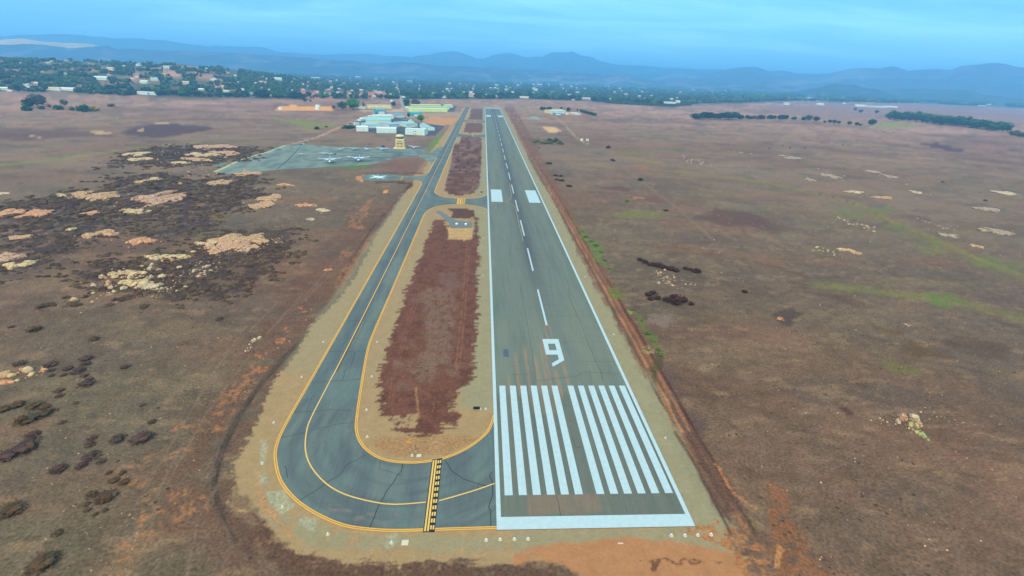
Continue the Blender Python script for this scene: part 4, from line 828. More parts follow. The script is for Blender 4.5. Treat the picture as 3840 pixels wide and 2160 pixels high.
# ------------------------------------------------------------ buildings
def wallmat(rgb): return mat('wall_%d_%d_%d' % rgb, np.minimum(lin(*rgb)*1.45, .86), 0.7, 0.06, 0.15)
def roofmat(rgb): return mat('roof_%d_%d_%d' % rgb, lin(*rgb), 0.5, 0.08, 0.12)
DARKW = mat('dark_glass', (0.02, 0.03, 0.04), 0.2, 0.1, 1); DOORM = mat('hangar_door_metal', lin(206, 232, 230)*1.2, 0.6, 0.08, 0.4)
def frame_of(bl, br):
    A, B = np.array(at(*bl)), np.array(at(*br)); d = B-A; return A, float(np.hypot(*d)), math.atan2(d[1], d[0])
def hangar(bl, br, depth, h, ridge, wall, roof, label, name='hangar', cat='hangar', group=None, windows=0, door=True, gable='x', right_door=False, flat_=False):
    A, W, rz = frame_of(bl, br)
    r = empty(name, (A[0], A[1], float(hz(A[0], A[1]))), rz, label, cat, group)
    o = 0.35; e = MB()
    if gable == 'x':     # ridge runs along the front
        rings = [[(x, 0, 0), (x, depth, 0), (x, depth, h), (x, depth/2, ridge-0.15), (x, 0, h)] for x in (0, W)]
        R = [[(x, -o, h-0.05), (x, depth/2, ridge), (x, depth+o, h-0.05), (x, depth+o, h+0.15), (x, depth/2, ridge+0.22), (x, -o, h+0.15)] for x in (-o, W+o)]
    else:
        rings = [[(0, y, 0), (W, y, 0), (W, y, h), (W/2, y, ridge-0.15), (0, y, h)] for y in (0, depth)]
        R = [[(-o, y, h-0.05), (W/2, y, ridge), (W+o, y, h-0.05), (W+o, y, h+0.15), (W/2, y, ridge+0.22), (-o, y, h+0.15)] for y in (-o, depth+o)]
    if flat_: rings = [[(x, 0, 0), (x, depth, 0), (x, depth, h), (x, 0, h)] for x in (0, W)]; R = [[(x, -o, h), (x, depth+o, h), (x, depth+o, h+0.3), (x, -o, h+0.3)] for x in (-o, W+o)]
    e.loft(rings); e.build('wall', wallmat(wall), r)
    MB().loft(R).build('roof', roofmat(roof), r)
    if door and W > 9:
        n = 2 if W > 30 else 1
        for k in range(n):
            c = W*(k+0.5)/n; hw = min(7, W*0.3/n+1)
            MB().box(c-hw, -0.12, 0, c+hw, 0.02, h*0.72).build('hangar_door', DOORM, r)
    if right_door: MB().box(W-0.02, depth*0.15, 0, W+0.12, depth*0.8, h*0.75).build('hangar_door', mat('red_door', lin(226, 120, 116), 0.6), r)
    for k in range(windows):
        c = W*0.42+(W*0.55)*(k % 6)/6; z0 = 1.2+(k//6)*3.6
        MB().box(c, -0.10, z0, c+1.6, 0.03, z0+1.3).build('window', DARKW, r)
    return r
GH = 'hangars and sheds of the airfield'
WH = (206, 238, 236)
hangar((897,330.5), (925.8,330.9), 22, 6.5, 8, WH, (222, 244, 246), 'white hangar at the left end of the front row, beside the green bushes', group=GH)
hangar((922,322.3), (958,321.8), 42, 5.5, 7, (176, 205, 206), (150, 204, 224), 'long hangar with a pale blue roof and red end, behind the left white hangar', group=GH, right_door=True)
hangar((947.7,334.8), (997,335.6), 28, 7, 8.4, (196, 232, 226), (212, 240, 244), 'wide white hangar in the middle of the front row', group=GH)
hangar((980,321.5), (1005,319.5), 38, 5.5, 6.8, (170, 196, 206), (152, 192, 220), 'lavender-blue roofed hangar directly behind the middle white hangar', group=GH, right_door=True)
hangar((1019.6,338.6), (1068,341), 22, 8.6, 9.6, (190, 234, 228), (206, 236, 246), 'two-storey white hangar with small dark windows, nearest the tower', group=GH, windows=12)
hangar((1023,320.5), (1051,319.2), 45, 6, 7.2, (176, 208, 206), (158, 206, 222), 'blue roofed hangar with a red door behind the two-storey hangar', group=GH, right_door=True)
hangar((1075.8,328.6), (1093.6,328.5), 60, 5, 7.2, (196, 236, 222), (142, 198, 218), 'small hangar with blue arched roof at the right end of the front row', group=GH, gable='y')
hangar((920.2,310), (982.7,311.2), 62, 6, 7.5, (206, 222, 160), (150, 216, 220), 'yellow-walled wide hangar with aqua roof in the second row', group=GH)
hangar((949.6,299.5), (990.5,299.5), 48, 6, 7.5, (214, 226, 216), (196, 228, 226), 'pale grey-white hangar behind the yellow-walled one', group=GH)
hangar((949,286.6), (971,286.6), 34, 7.5, 8.6, (58, 150, 178), (72, 172, 196), 'bright teal hangar at the back left of the cluster', group=GH)
hangar((992.7,295.6), (1019.6,295.6), 55, 5, 6.2, (212, 184, 150), (92, 164, 206), 'tan-walled hangar with a deep blue roof', group=GH)
hangar((1037.7,293), (1061.4,293), 46, 6.5, 8, (66, 160, 178), (64, 168, 190), 'teal hangar behind the round green tree', group=GH)
hangar((1029.6,310), (1041.8,310), 12, 3.2, 6.2, (232, 232, 190), (196, 224, 178), 'little cream house-shaped shed with a steep gable', group=GH, gable='y', name='shed', cat='shed')
hangar((927.7,296), (948,296), 12, 3.4, 4.2, (222, 234, 236), (236, 244, 246), 'low white shed left of the pale grey-white hangar', group=GH, name='shed', cat='shed')
hangar((912.7,300.4), (925,299), 8, 3.2, 3.9, (226, 236, 240), (220, 238, 244), 'white trailer-like shed by the dirt road, upper one', group=GH, name='shed', cat='shed')
hangar((907.5,304.8), (921,303.2), 8, 3.2, 3.9, (214, 230, 236), (214, 236, 244), 'white trailer-like shed by the dirt road, lower one', group=GH, name='shed', cat='shed')
hangar((893.3,314.6), (904.5,314.4), 10, 3.2, 3.9, (196, 224, 236), (190, 226, 242), 'small bluish shed at the left edge of the dark paving', group=GH, name='shed', cat='shed')
hangar((1034.8,281.2), (1125.4,281.8), 26, 7, 8.2, (246, 234, 140), (240, 232, 150), 'longest yellow hangar block, front row', group='long yellow and green hangars', name='hangar_row')
hangar((1035.0,275.2), (1131,275.2), 26, 6, 7.4, (176, 224, 196), (150, 218, 192), 'long mint green roofed hangar block between the yellow ones', group='long yellow and green hangars', name='hangar_row')
hangar((1035.2,270.8), (1110.5,270.6), 26, 7, 8.4, (236, 214, 130), (232, 216, 140), 'long straw-yellow hangar block at the back', group='long yellow and green hangars', name='hangar_row')
hangar((1124,271), (1139.5,271), 24, 7, 8.4, (236, 228, 150), (238, 234, 170), 'short yellow hangar at the right end of the back row', group='long yellow and green hangars')
for k in range(7):
    x = 927+k*8.2
    hangar((x, 273.2), (x+6.6, 273.2), 22, 3.0+0.5*(k % 2), 3.8, (226, 210, 166), [(236, 226, 184), (226, 214, 176), (240, 232, 204)][k % 3], 'beige storage shed in the fenced yard by the road, %s from the left' % ['first', 'second', 'third', 'fourth', 'fifth', 'sixth', 'seventh'][k], name='storage_shed', cat='shed', group='beige storage sheds in the yard', door=False)
hangar((905.5,274.6), (920.5,274.6), 16, 4, 5.4, (200, 206, 220), (206, 214, 228), 'grey-white house right of the big green trees', name='house', cat='house')
hangar((1022.5,272.2), (1030,272.2), 12, 3.5, 4.6, (232, 238, 240), (226, 238, 242), 'small white shed left of the long yellow hangars', group=GH, name='shed', cat='shed')
hangar((1388.5,286.2), (1423.2,286.2), 40, 8, 9.6, (214, 198, 156), (196, 238, 230), 'large barn with pale aqua roof, right of the runway end', name='barn', cat='barn')
hangar((1395,289.2), (1413.4,289.6), 12, 5, 6.0, (58, 140, 188), (146, 224, 240), 'bright blue annexe in front of the aqua-roofed barn', name='annexe', cat='shed')
hangar((1446,289.8), (1461.8,289.8), 52, 4, 5.6, (214, 186, 156), (212, 220, 222), 'low white-roofed shed to the right of the barn', name='shed', cat='shed')
hangar((1425.5,288.6), (1430,288.6), 6, 3, 3.8, (232, 236, 240), (232, 240, 244), 'tiny white hut between barn and white-roofed shed', name='hut', cat='hut')
hangar((1391-3,288.0), (1394-3,288.0), 5, 3, 3.6, (230, 206, 170), (226, 214, 190), 'tiny tan hut at the left corner of the barn', name='hut', cat='hut')
for nm, a, b, lb in (('equipment_hut', (1461,354.4), (1466.5,354.6), 'white equipment hut at the end of the dirt track, left one'), ('equipment_hut', (1477.5,355.2), (1481,355.2), 'white equipment hut at the end of the dirt track, right one')):
    hangar(a, b, 5, 3.0, 3.4, (236, 232, 220), (226, 222, 206), lb, name=nm, cat='hut', door=False, flat_=True)
p = at(1474, 352.5); r = empty('antenna_mast', (p[0], p[1], 0), 0, 'thin grey mast between the two white equipment huts', 'mast')
MB().tube((0,0,0), (0,0,9), 0.35, 0.15).build('pole', mat('galvanised', lin(150, 160, 150), 0.5), r); MB().box(-1.2,-0.1,8,1.2,0.1,8.3).build('crossarm', mat('galvanised', lin(150, 160, 150)), r)
for i, (x, y, s) in enumerate(((706, 275.6, 6), (800, 271, 8), (799, 275.5, 7), (985.5, 255.5, 6))):
    p = at(x, y); r = empty('storage_tank', (p[0], p[1], float(hz(*p))), 0, ['white tank at the left end of the orange dirt yard', 'pale blue tank at the back of the orange dirt yard', 'white tank at the front of the orange dirt yard', 'round white water tank beside the road, before the houses'][i], 'tank')
    MB().cyl(0, 0, 0, s*0.8, s*0.75, n=16).build('shell', wallmat((236, 240, 240)), r); MB().cyl(0, 0, s*0.8+.003, s*0.95, s*0.77, 0.4, n=16).build('cap', roofmat((226, 236, 240)), r)
# control tower
TP = at(1007.3, 372.6); tw = empty('control_tower', (TP[0], TP[1], 0), 0.06, 'tan square control tower with a dark glass cab band', 'control tower')
TT, TT2 = mat('tower_tan', np.minimum(lin(238, 200, 152)*1.2, .85), 0.8, 0.08, 0.3), mat('tower_cream', np.minimum(lin(242, 216, 176)*1.2, .85), 0.8, 0.06, 0.3)
hw = 5.7
MB().box(-8.5, -8.0, 0, 7.0, 8, 0.5).build('plinth', TT2, tw)
MB().loft([[(sx_*w_, sy2*w_, z) for sx_, sy2 in ((-1,-1),(1,-1),(1,1),(-1,1))] for z, w_ in ((0.5, hw+0.25), (4.3, hw), (8.6, hw-0.1), (11.2, hw-0.15), (12.3, hw-0.9))]).build('shaft', TT, tw)
for z in (4.2, 8.0):
    MB().box(-hw-0.22, -hw-0.22, z, hw+0.22, hw+0.22, z+0.4).build('ledge', TT2, tw)
TWN = mat('tower_window', (0.03, 0.025, 0.02), 0.3)
for z in (1.7, 5.4):
    for xx in (-2.6, 2.6):
        MB().box(xx-0.45, -hw-0.32, z, xx+0.45, -hw+0.4, z+2.0).build('window', TWN, tw)
    MB().box(-2.1, -hw-0.28, z+1.3, 2.1, -hw+0.4, z+1.55).build('window', TWN, tw)
MB().box(-2.8, -hw-0.15, 9.6, 2.8, -hw+0.6, 9.9).build('window', TWN, tw)
oc = [math.pi/8+i*math.pi/4 for i in range(8)]
MB().loft([[(r_*math.cos(a), r_*math.sin(a), z) for a in oc] for z, r_ in ((12.3, 4.4), (14.3, 5.2))]).build('cab_glass', DARKW, tw)
MB().loft([[(r_*math.cos(a), r_*math.sin(a), z) for a in oc] for z, r_ in ((14.3, 5.3), (15.4, 5.5), (16.0, 5.5), (16.9, 4.6))]).build('cab_roof', TT2, tw)
MB().box(-1.6, -1.4, 16.9, 1.4, 1.4, 17.6).build('roof_hatch', TT, tw)
MB().tube((2.2, 0.4, 16.9), (2.2, 0.4, 19.6), 0.14, 0.06).build('antenna', mat('galvanised', lin(150, 160, 150)), tw)

# ------------------------------------------------------------ aircraft and vehicles
PWH = mat('aircraft_white', (0.80, 0.78, 0.76), 0.35, 0.03, 0.5); PRD = mat('aircraft_red', lin(214, 60, 60), 0.4, 0.05, 0.5); PBL = mat('aircraft_pale_blue', lin(176, 214, 232), 0.4, 0.05, .5)
PGR = mat('aircraft_grey', (0.05, 0.055, 0.07), 0.5); RUB = mat('rubber', (0.012, 0.012, 0.012), 0.8)
def foil(mb, x0, y0, c0, x1, y1, c1, z0, z1, t=0.17):
    """tapered wing panel from root (x0,y0,chord c0) to tip"""
    rings = []
    for x, y, c, z in ((x0, y0, c0, z0), (x1, y1, c1, z1)):
        rings.append([(x, y, z), (x, y+c*0.3, z+c*t*0.55), (x, y+c, z+0.02), (x, y+c*0.4, z-c*t*0.35)])
    return mb.loft(rings)
def make_plane(label, p, head, span=22.0, twin=True, body=PWH, bands=True, tail=PWH, cat='airplane', name='tanker_airplane', group=None):
    """nose points to local -Y"""
    r = empty(name, (p[0], p[1], 0), head, label, cat, group); s = span/22.0; Lf = 14.5*s
    def ring(y, w_, zb, zt, n=10): return [(w_*math.cos(a), y, (zb+zt)/2+(zt-zb)/2*math.sin(a)) for a in [2*math.pi*i/n for i in range(n)]]
    f = MB().loft([ring(y*s, w_*s, a*s, b*s) for y, w_, a, b in ((-6.6,.15,1.9,2.2),(-6.0,.7,1.4,2.7),(-4.6,1.05,1.1,3.3),(-3.0,1.15,1.0,3.9),(0,1.15,1.0,3.9),(3,.9,1.3,3.6),(6,.45,2.0,3.2),(7.6,.15,2.5,3.0))])
    f.build('fuselage', body, r, True)
    MB().loft([ring(y*s, w_*s, a*s, b*s) for y, w_, a, b in ((-4.7,.7,2.7,3.2),(-4.2,.98,2.6,3.75),(-3.5,.98,2.8,4.02),(-3.0,.6,3.4,4.03))]).build('windscreen', DARKW, r)
    zr = 3.55*s
    for sg in (-1, 1):
        wg = MB(); foil(wg, sg*0.8*s, -2.0*s, 3.3*s, sg*11*s, -1.0*s, 1.9*s, zr, zr+1.3*s); wo_ = wg.build('wing', body, r)
        if bands:
            for xb in ((6.6, 7.5),):
                b_ = MB(); k0 = (xb[0]-.8)/10.2; k1_ = (xb[1]-.8)/10.2
                foil(b_, sg*xb[0]*s, (-2+k0)*s-.03, (3.3-1.4*k0)*s+.06, sg*xb[1]*s, (-2+k1_)*s-.03, (3.3-1.4*k1_)*s+.06, zr+1.3*s*k0+.03, zr+1.3*s*k1_+.03, 0.2); b_.build('red_band', PRD, wo_)
        if twin:
            en = MB().loft([[(sg*3.1*s+q*math.cos(a)*s, y*s, 3.1*s+q*math.sin(a)*s) for a in [2*math.pi*i/10 for i in range(10)]] for y, q in ((-4.0,.35),(-3.6,.72),(-1.5,.75),(1.2,.35))]).build('engine', body, r, True)
            MB().box(sg*3.1*s-1.7*s, -4.12*s, 3.0*s, sg*3.1*s+1.7*s, -4.04*s, 3.2*s).build('propeller', PGR, en)
            MB().box(sg*3.1*s-.09*s, -4.10*s, 3.1*s-1.7*s, sg*3.1*s+.09*s, -4.05*s, 3.1*s+1.7*s).build('propeller_blade', PGR, en)
        tp = MB(); foil(tp, sg*0.2*s, 5.9*s, 1.8*s, sg*4.1*s, 6.5*s, 1.1*s, 2.9*s, 3.3*s); tp.build('tailplane', tail, r)
        MB().cyl(sg*3.1*s, -0.9*s, 0, 2.5*s, 0.1*s, n=6).build('landing_gear', PGR, r)
        MB().loft([[(x, -0.9*s+.5*s*math.cos(a), .5*s+.5*s*math.sin(a)) for a in [2*math.pi*i/10 for i in range(10)]] for x in (sg*3.1*s-.18*s, sg*3.1*s+.18*s)]).build('wheel', RUB, r)
    MB().loft([[(-.1*s, 5.2*s, 2.9*s), (.1*s, 5.2*s, 2.9*s), (.1*s, 7.9*s, 2.9*s), (-.1*s, 7.9*s, 2.9*s)], [(-.06*s, 6.9*s, 6.0*s), (.06*s, 6.9*s, 6.0*s), (.06*s, 8.1*s, 6.0*s), (-.06*s, 8.1*s, 6.0*s)]]).build('tail_fin', tail, r)
    MB().loft([[(x, -5.2*s+.3*s*math.cos(a), .3*s+.3*s*math.sin(a)) for a in [2*math.pi*i/8 for i in range(8)]] for x in (-.12*s, .12*s)]).build('nose_wheel', RUB, r)
    if not twin: MB().box(-1.0*s*1.3, -6.75*s, 1.95*s, 1.0*s*1.3, -6.65*s, 2.15*s).build('propeller', PGR, r)
    if bands: MB().loft([ring(y*s, w_*s, a*s, b*s) for y, w_, a, b in ((1.4,1.09,1.1,3.84),(3.2,.92,1.28,3.64))]).build('red_band', PRD, r, True)
    return r
def head_of(nose, tail):
    a, b = np.array(at(*nose)), np.array(at(*tail)); d = a-b; return tuple((a+b)/2), math.atan2(d[1], d[0])+math.pi/2
GP = 'aircraft parked on the apron'
q, hd = head_of((827.6,415), (832.5,405.5)); make_plane('white twin-engined tanker airplane with red bands, left of the front pair', (q[0], q[1]+1), hd+0.05, 24, group=GP)
q, hd = head_of((900,410.8), (905.5,401.6)); make_plane('white twin-engined tanker airplane with red bands, right of the front pair', (q[0], q[1]+1), hd+0.02, 24, group=GP)
q, hd = head_of((1036,377.5), (1049,370.5)); make_plane('white airplane with a red tail parked to the right of the tower', q, hd, 17, tail=PRD, name='airplane', group=GP)
for x, y, hd, sp_, bm_, tw_, lb in ((855.7,377.5,0.5,9,PWH,False,'small white propeller plane at the back of the apron, leftmost of the back row'), (891,378.0,0.1,15,PBL,True,'pale blue twin propeller plane in the back row of the apron'),
      (925,377.5,2.6,11,PWH,False,'small white plane parked nose to the field beside the tan mat'), (961,378.0,0.0,15.5,PWH,True,'white straight-winged plane in the back row, close to the tower'),
      (815,388.5,0.3,9.5,PWH,True,'chunky white aircraft in the middle of the apron, left of two'), (830.5,389,0.2,8.5,PWH,True,'chunky white aircraft in the middle of the apron, right of two'),
      (842.5,389,1.2,7,PGR,False,'small dark aircraft right of the two chunky white ones'), (758.5,389.5,0.4,8.5,PWH,False,'lone small white plane near the dark seam of the apron')):
    make_plane(lb, at(x, y), hd, sp_, tw_, bm_, False, bm_, name='small_airplane', group=GP)
def make_vehicle(label, p, hd, col, L_=5.4, van=False, name='pickup_truck', cat='truck'):
    r = empty(name, (p[0], p[1], 0), hd, label, cat); c = mat('car_paint_%d_%d_%d' % col, lin(*col), 0.35, 0.04, 1.0); h = L_/2
    MB().loft([[(x, y, z) for x, y in ((-h, -.95), (h, -.95), (h, .95), (-h, .95))] if z < .9 else [(x, y, z) for x, y in ((-h+.1, -.9), (h-.1, -.9), (h-.1, .9), (-h+.1, .9))] for z in (.35, .8, 1.15)]).build('body', c, r)
    a, b = (-h+.2, h-1.4) if van else (-0.7, h-1.5)
    MB().loft([[(a, -.88, 1.152), (b+.4, -.88, 1.152), (b+.4, .88, 1.152), (a, .88, 1.152)], [(a+.2, -.76, 1.75+.5*van), (b-.2, -.76, 1.75+.5*van), (b-.2, .76, 1.75+.5*van), (a+.2, .76, 1.75+.5*van)]]).build('cabin', DARKW, r)
    MB().box(a+.2, -.74, 1.753+.5*van, b-.25, .74, 1.82+.5*van).build('cabin_roof', c, r)
    for x in (-h+1, h-1):
        for y in (-.96, .8): MB().loft([[(x+.36*math.cos(t), yy, .36+.36*math.sin(t)) for t in [2*math.pi*i/10 for i in range(10)]] for yy in (y, y+.18)]).build('wheel', RUB, r)
    return r
make_vehicle('pale blue pickup truck at the left side of the apron', at(698, 377.5), 0.9, (130, 206, 232), 8.0)
make_vehicle('cream coloured van on the apron near its upper left edge', at(734.5, 373.5), 0.4, (240, 226, 200), 5.5, True, 'van', 'van')
make_vehicle('light blue car at the far end of the dark apron seam', at(758.5, 367), 0.2, (140, 204, 232), 5.0, True, 'car', 'car')
make_vehicle('white van just behind the apron edge', at(767, 361.5), 1.2, (236, 236, 232), 5.5, True, 'van', 'van')
make_vehicle('white car parked left of the tower', at(972.8, 375), 0.3, (232, 236, 238), 4.6, True, 'car', 'car')
make_vehicle('dark car on the back edge of the apron left of the tower', at(964.5, 370.6), 0.1, (36, 38, 56), 5.0, True, 'car', 'car')
cars = [(1009,299,(190,226,236),'pale blue'),(1018,301.5,(230,236,240),'white'),(1012.5,308,(232,232,240),'white'),(1021,306,(236,236,240),'white'),(1029,301,(120,200,196),'turquoise'),(1037,299,(220,226,232),'white'),(1046,297,(190,220,230),'pale blue'),
        (1049,300.5,(226,232,236),'white'),(1017,311,(232,206,214),'pink'),(1055,308,(236,236,210),'cream'),(906.5,310,(110,206,190),'turquoise'),(900,307,(150,150,160),'grey'),(882,313,(224,214,210),'white'),(878,314.5,(210,204,206),'grey-white')]
for i, (x, y, c_, w_) in enumerate(cars):
    make_vehicle('%s vehicle parked among the hangars, %s' % (w_, ['behind the blue roof', 'by the pole', 'on the dark paving', 'beside the steep-gabled shed', 'left of the steep-gabled shed', 'behind the steep-gabled shed', 'next to the teal hangar', 'left of the round tree', 'nearest the red-doored hangar', 'below the round tree', 'left of the yellow-walled hangar', 'at the upper left of the dark paving', 'on the dirt road above the bushes', 'at the left end of the dirt road'][i]),
                 at(x, y), RNG.random()*3, c_, 7.5 if i < 10 else 6.0, True, 'parked_vehicle', 'vehicle')['group'] = 'vehicles parked among the hangars'

# ------------------------------------------------------------ airfield lights, signs and pads
CON = mat('pale_concrete', lin(206, 206, 192), 0.85, 0.08, 2.0); LAMPM = mat('lamp_white', (0.8, 0.8, 0.78), 0.3, 0.02, 1)
def light(p, label, group, s=1.0):
    r = empty('runway_light', (p[0], p[1], 0.04), 0, label, 'airfield light', group, s)
    MB().cyl(0, 0, 0, 0.08, 0.36, 0.34, 14).build('base', CON, r)
    MB().cyl(0, 0, 0.081, 0.26, 0.06, n=8).build('stem', PGR, r)
    MB().loft([[(q_*math.cos(2*math.pi*i/10), q_*math.sin(2*math.pi*i/10), z) for i in range(10)] for z, q_ in ((.262, .12), (.36, .16), (.46, .10), (.5, .03))]).build('lamp', LAMPM, r)
ORD = ['first', 'second', 'third', 'fourth', 'fifth', 'sixth', 'seventh', 'eighth', 'ninth', 'tenth', 'eleventh', 'twelfth', 'thirteenth', 'fourteenth', 'fifteenth', 'sixteenth', 'seventeenth', 'eighteenth', 'nineteenth', 'twentieth']
for i, q in enumerate(c23([(25,1082),(162,1080),(1603,1045),(1740,1045),(1868,1042),(2003,1037)])+c13([(2318,1092),(2458,1085)])):
    light(at(*q), 'white threshold light south of the thick white bar, ' + ['third of the left group', 'rightmost of the left group', 'first of the right group', 'second of the right group', 'third of the right group', 'rightmost of the right group', 'leftmost of the left group', 'second of the left group'][i], 'threshold lights in front of the white bar', 1.25)
for i, q in enumerate(c13([(1120,52),(1572,240),(725,1032),(1365,1118),(268,762),(65,320)])+c12([(678,547),(1220,547),(1165,895),(1113,1230),(460,900),(180,1357)])):
    light(at(*q), 'white taxiway light ' + ['inside the hook of the taxiway', 'beside the small rectangular pad north of the hold line', 'on the outer curve of the hook, lower left', 'left of the rectangular pad south of the hook', 'on the outer bend of the hook, left', 'far left of the outer bend', 'on the left shoulder halfway up the taxiway', 'right of the taxiway, uppermost', 'right of the taxiway, middle', 'right of the taxiway, lowest', 'on the left shoulder below the uppermost', 'on the left shoulder near the bend'][i], 'taxiway lights on the tan shoulders', 1.2)
for k in range(12):
    y = 26+k*61
    light((26.2, y), 'white runway edge light on the right shoulder, %s from the threshold' % ORD[k], 'runway edge lights along the right shoulder', 1.0)
    if y > 90 and not 270 < y < 335: light((-26.2, y), 'white runway edge light on the left shoulder, %s from the threshold' % ORD[k], 'runway edge lights along the left shoulder', 1.0)
light(at(*c12([(2312,1220)])[0]), 'white edge light right beside the black sign', 'runway edge lights along the left shoulder', 1.1)
light(at(*c12([(2258,1221)])[0]), 'white light between the black sign and the edge light', 'runway edge lights along the left shoulder', 1.1)
for q, w_, d_, lb in ((c13([(1640,238)])[0], 1.25, 1.1, 'small rectangular concrete pad above the hold-short line'), (c13([(1500,1115)])[0], 1.5, 1.3, 'small rectangular concrete pad below the hook of the taxiway'), (c23([(1092,1122)])[0], 1.2, .3, 'narrow pale concrete slab on the orange earth')):
    p = at(*q); tag(MB().loft([[(p[0]-w_/2+e_, p[1]-d_/2+e_, z), (p[0]+w_/2-e_, p[1]-d_/2+e_, z), (p[0]+w_/2-e_, p[1]+d_/2-e_, z), (p[0]-w_/2+e_, p[1]+d_/2-e_, z)] for z, e_ in ((0.0, 0), (.1, 0), (.13, .04))]).build('concrete_pad', CON), lb, 'concrete pad')
p = at(*c12([(2220,1222)])[0]); r = empty('airfield_sign', (p[0], p[1], 0.03), 0, 'low black box sign on the tan soil left of the runway', 'sign')
MB().box(-1.0, -.15, .18, 1.0, .15, .95).build('sign_box', BLK, r)
for x in (-.7, .7): MB().cyl(x, 0, 0, .18, .05, n=6).build('leg', PGR, r)
p = at(*c13([(1610,190)])[0]); r = empty('marker_post', (p[0], p[1], 0.03), 0, 'thin dark post standing inside the taxiway hook', 'post')
MB().cyl(0, 0, 0, .12, .25, n=10).build('base', CON, r); MB().tube((0, 0, .12), (0.02, 0, 1.9), .13, .10).build('post', PGR, r); MB().cyl(.02, 0, 1.9, 2.05, .17, .12, n=8).build('cap', mat('mauve_cap', lin(110, 90, 110)), r)
for i, q in enumerate(c11([(2020,815),(2112,817)])):
    p = at(*q); r = empty('instrument_dome', (p[0], p[1], 0.05), 0, ['white dome on the grey pad, left one', 'white dome on the grey pad, right one'][i], 'dome', 'pair of white domes on the grey pad')
    MB().cyl(0, 0, 0, .5, .9, n=14).build('base', CON, r)
    MB().loft([[(1.0*math.cos(e_)*math.cos(a), 1.0*math.cos(e_)*math.sin(a), .501+1.0*math.sin(e_)) for a in [2*math.pi*i2/14 for i2 in range(14)]] for e_ in (0, .4, .8, 1.2, 1.5)]).build('dome', LAMPM, r, True)
p = at(*c11([(2270,490)])[0]); r = empty('airfield_sign', (p[0], p[1], 0.03), 0, 'tiny dark sign on the tan corner above the first connector', 'sign')
MB().box(-.9, -.12, .2, .9, .12, 1.0).build('sign_box', mat('dark_red_sign', lin(70, 20, 24), .6), r); MB().cyl(0, 0, 0, .2, .06, n=6).build('leg', PGR, r)

# ------------------------------------------------------------ rocks
def icos(sub):
    t = (1+5**.5)/2
    V = [(-1,t,0),(1,t,0),(-1,-t,0),(1,-t,0),(0,-1,t),(0,1,t),(0,-1,-t),(0,1,-t),(t,0,-1),(t,0,1),(-t,0,-1),(-t,0,1)]
    F = [(0,11,5),(0,5,1),(0,1,7),(0,7,10),(0,10,11),(1,5,9),(5,11,4),(11,10,2),(10,7,6),(7,1,8),(3,9,4),(3,4,2),(3,2,6),(3,6,8),(3,8,9),(4,9,5),(2,4,11),(6,2,10),(8,6,7),(9,8,1)]
    V = [np.array(v)/np.linalg.norm(v) for v in V]
    for _ in range(sub):
        c = {}; G_ = []
        def mid(a, b):
            k = (min(a, b), max(a, b))
            if k not in c: m = V[a]+V[b]; V.append(m/np.linalg.norm(m)); c[k] = len(V)-1
            return c[k]
        for a, b, d in F:
            x, y, z = mid(a, b), mid(b, d), mid(d, a); G_ += [(a, x, z), (b, y, x), (d, z, y), (x, y, z)]
        F = G_
    return np.array(V), np.array(F)
IC = {i: icos(i) for i in (0, 1, 2, 3)}
def rock_arr(w_, d_, h_, seed, sub=2, blocky=0.28):
    V, F = IC[sub]; V = V.copy(); s = seed*3.7
    n = fbm(V[:, 0]*1.3+s+V[:, 2], V[:, 1]*1.3+s*2-V[:, 2]*.7, seed, 3)-.5; n2_ = fbm(V[:, 0]*3.3+s+V[:, 2]*2, V[:, 1]*3.3+s, seed+3, 2)-.5
    rr = 1+n*2.2*blocky+n2_*blocky*.9
    V = V*rr[:, None]
    V[:, 2] = np.sign(V[:, 2])*np.abs(V[:, 2])**.72
    V *= (w_/2, d_/2, h_)
    V[:, 2] = np.maximum(V[:, 2], -.25*h_)
    return V, F
RK = {}
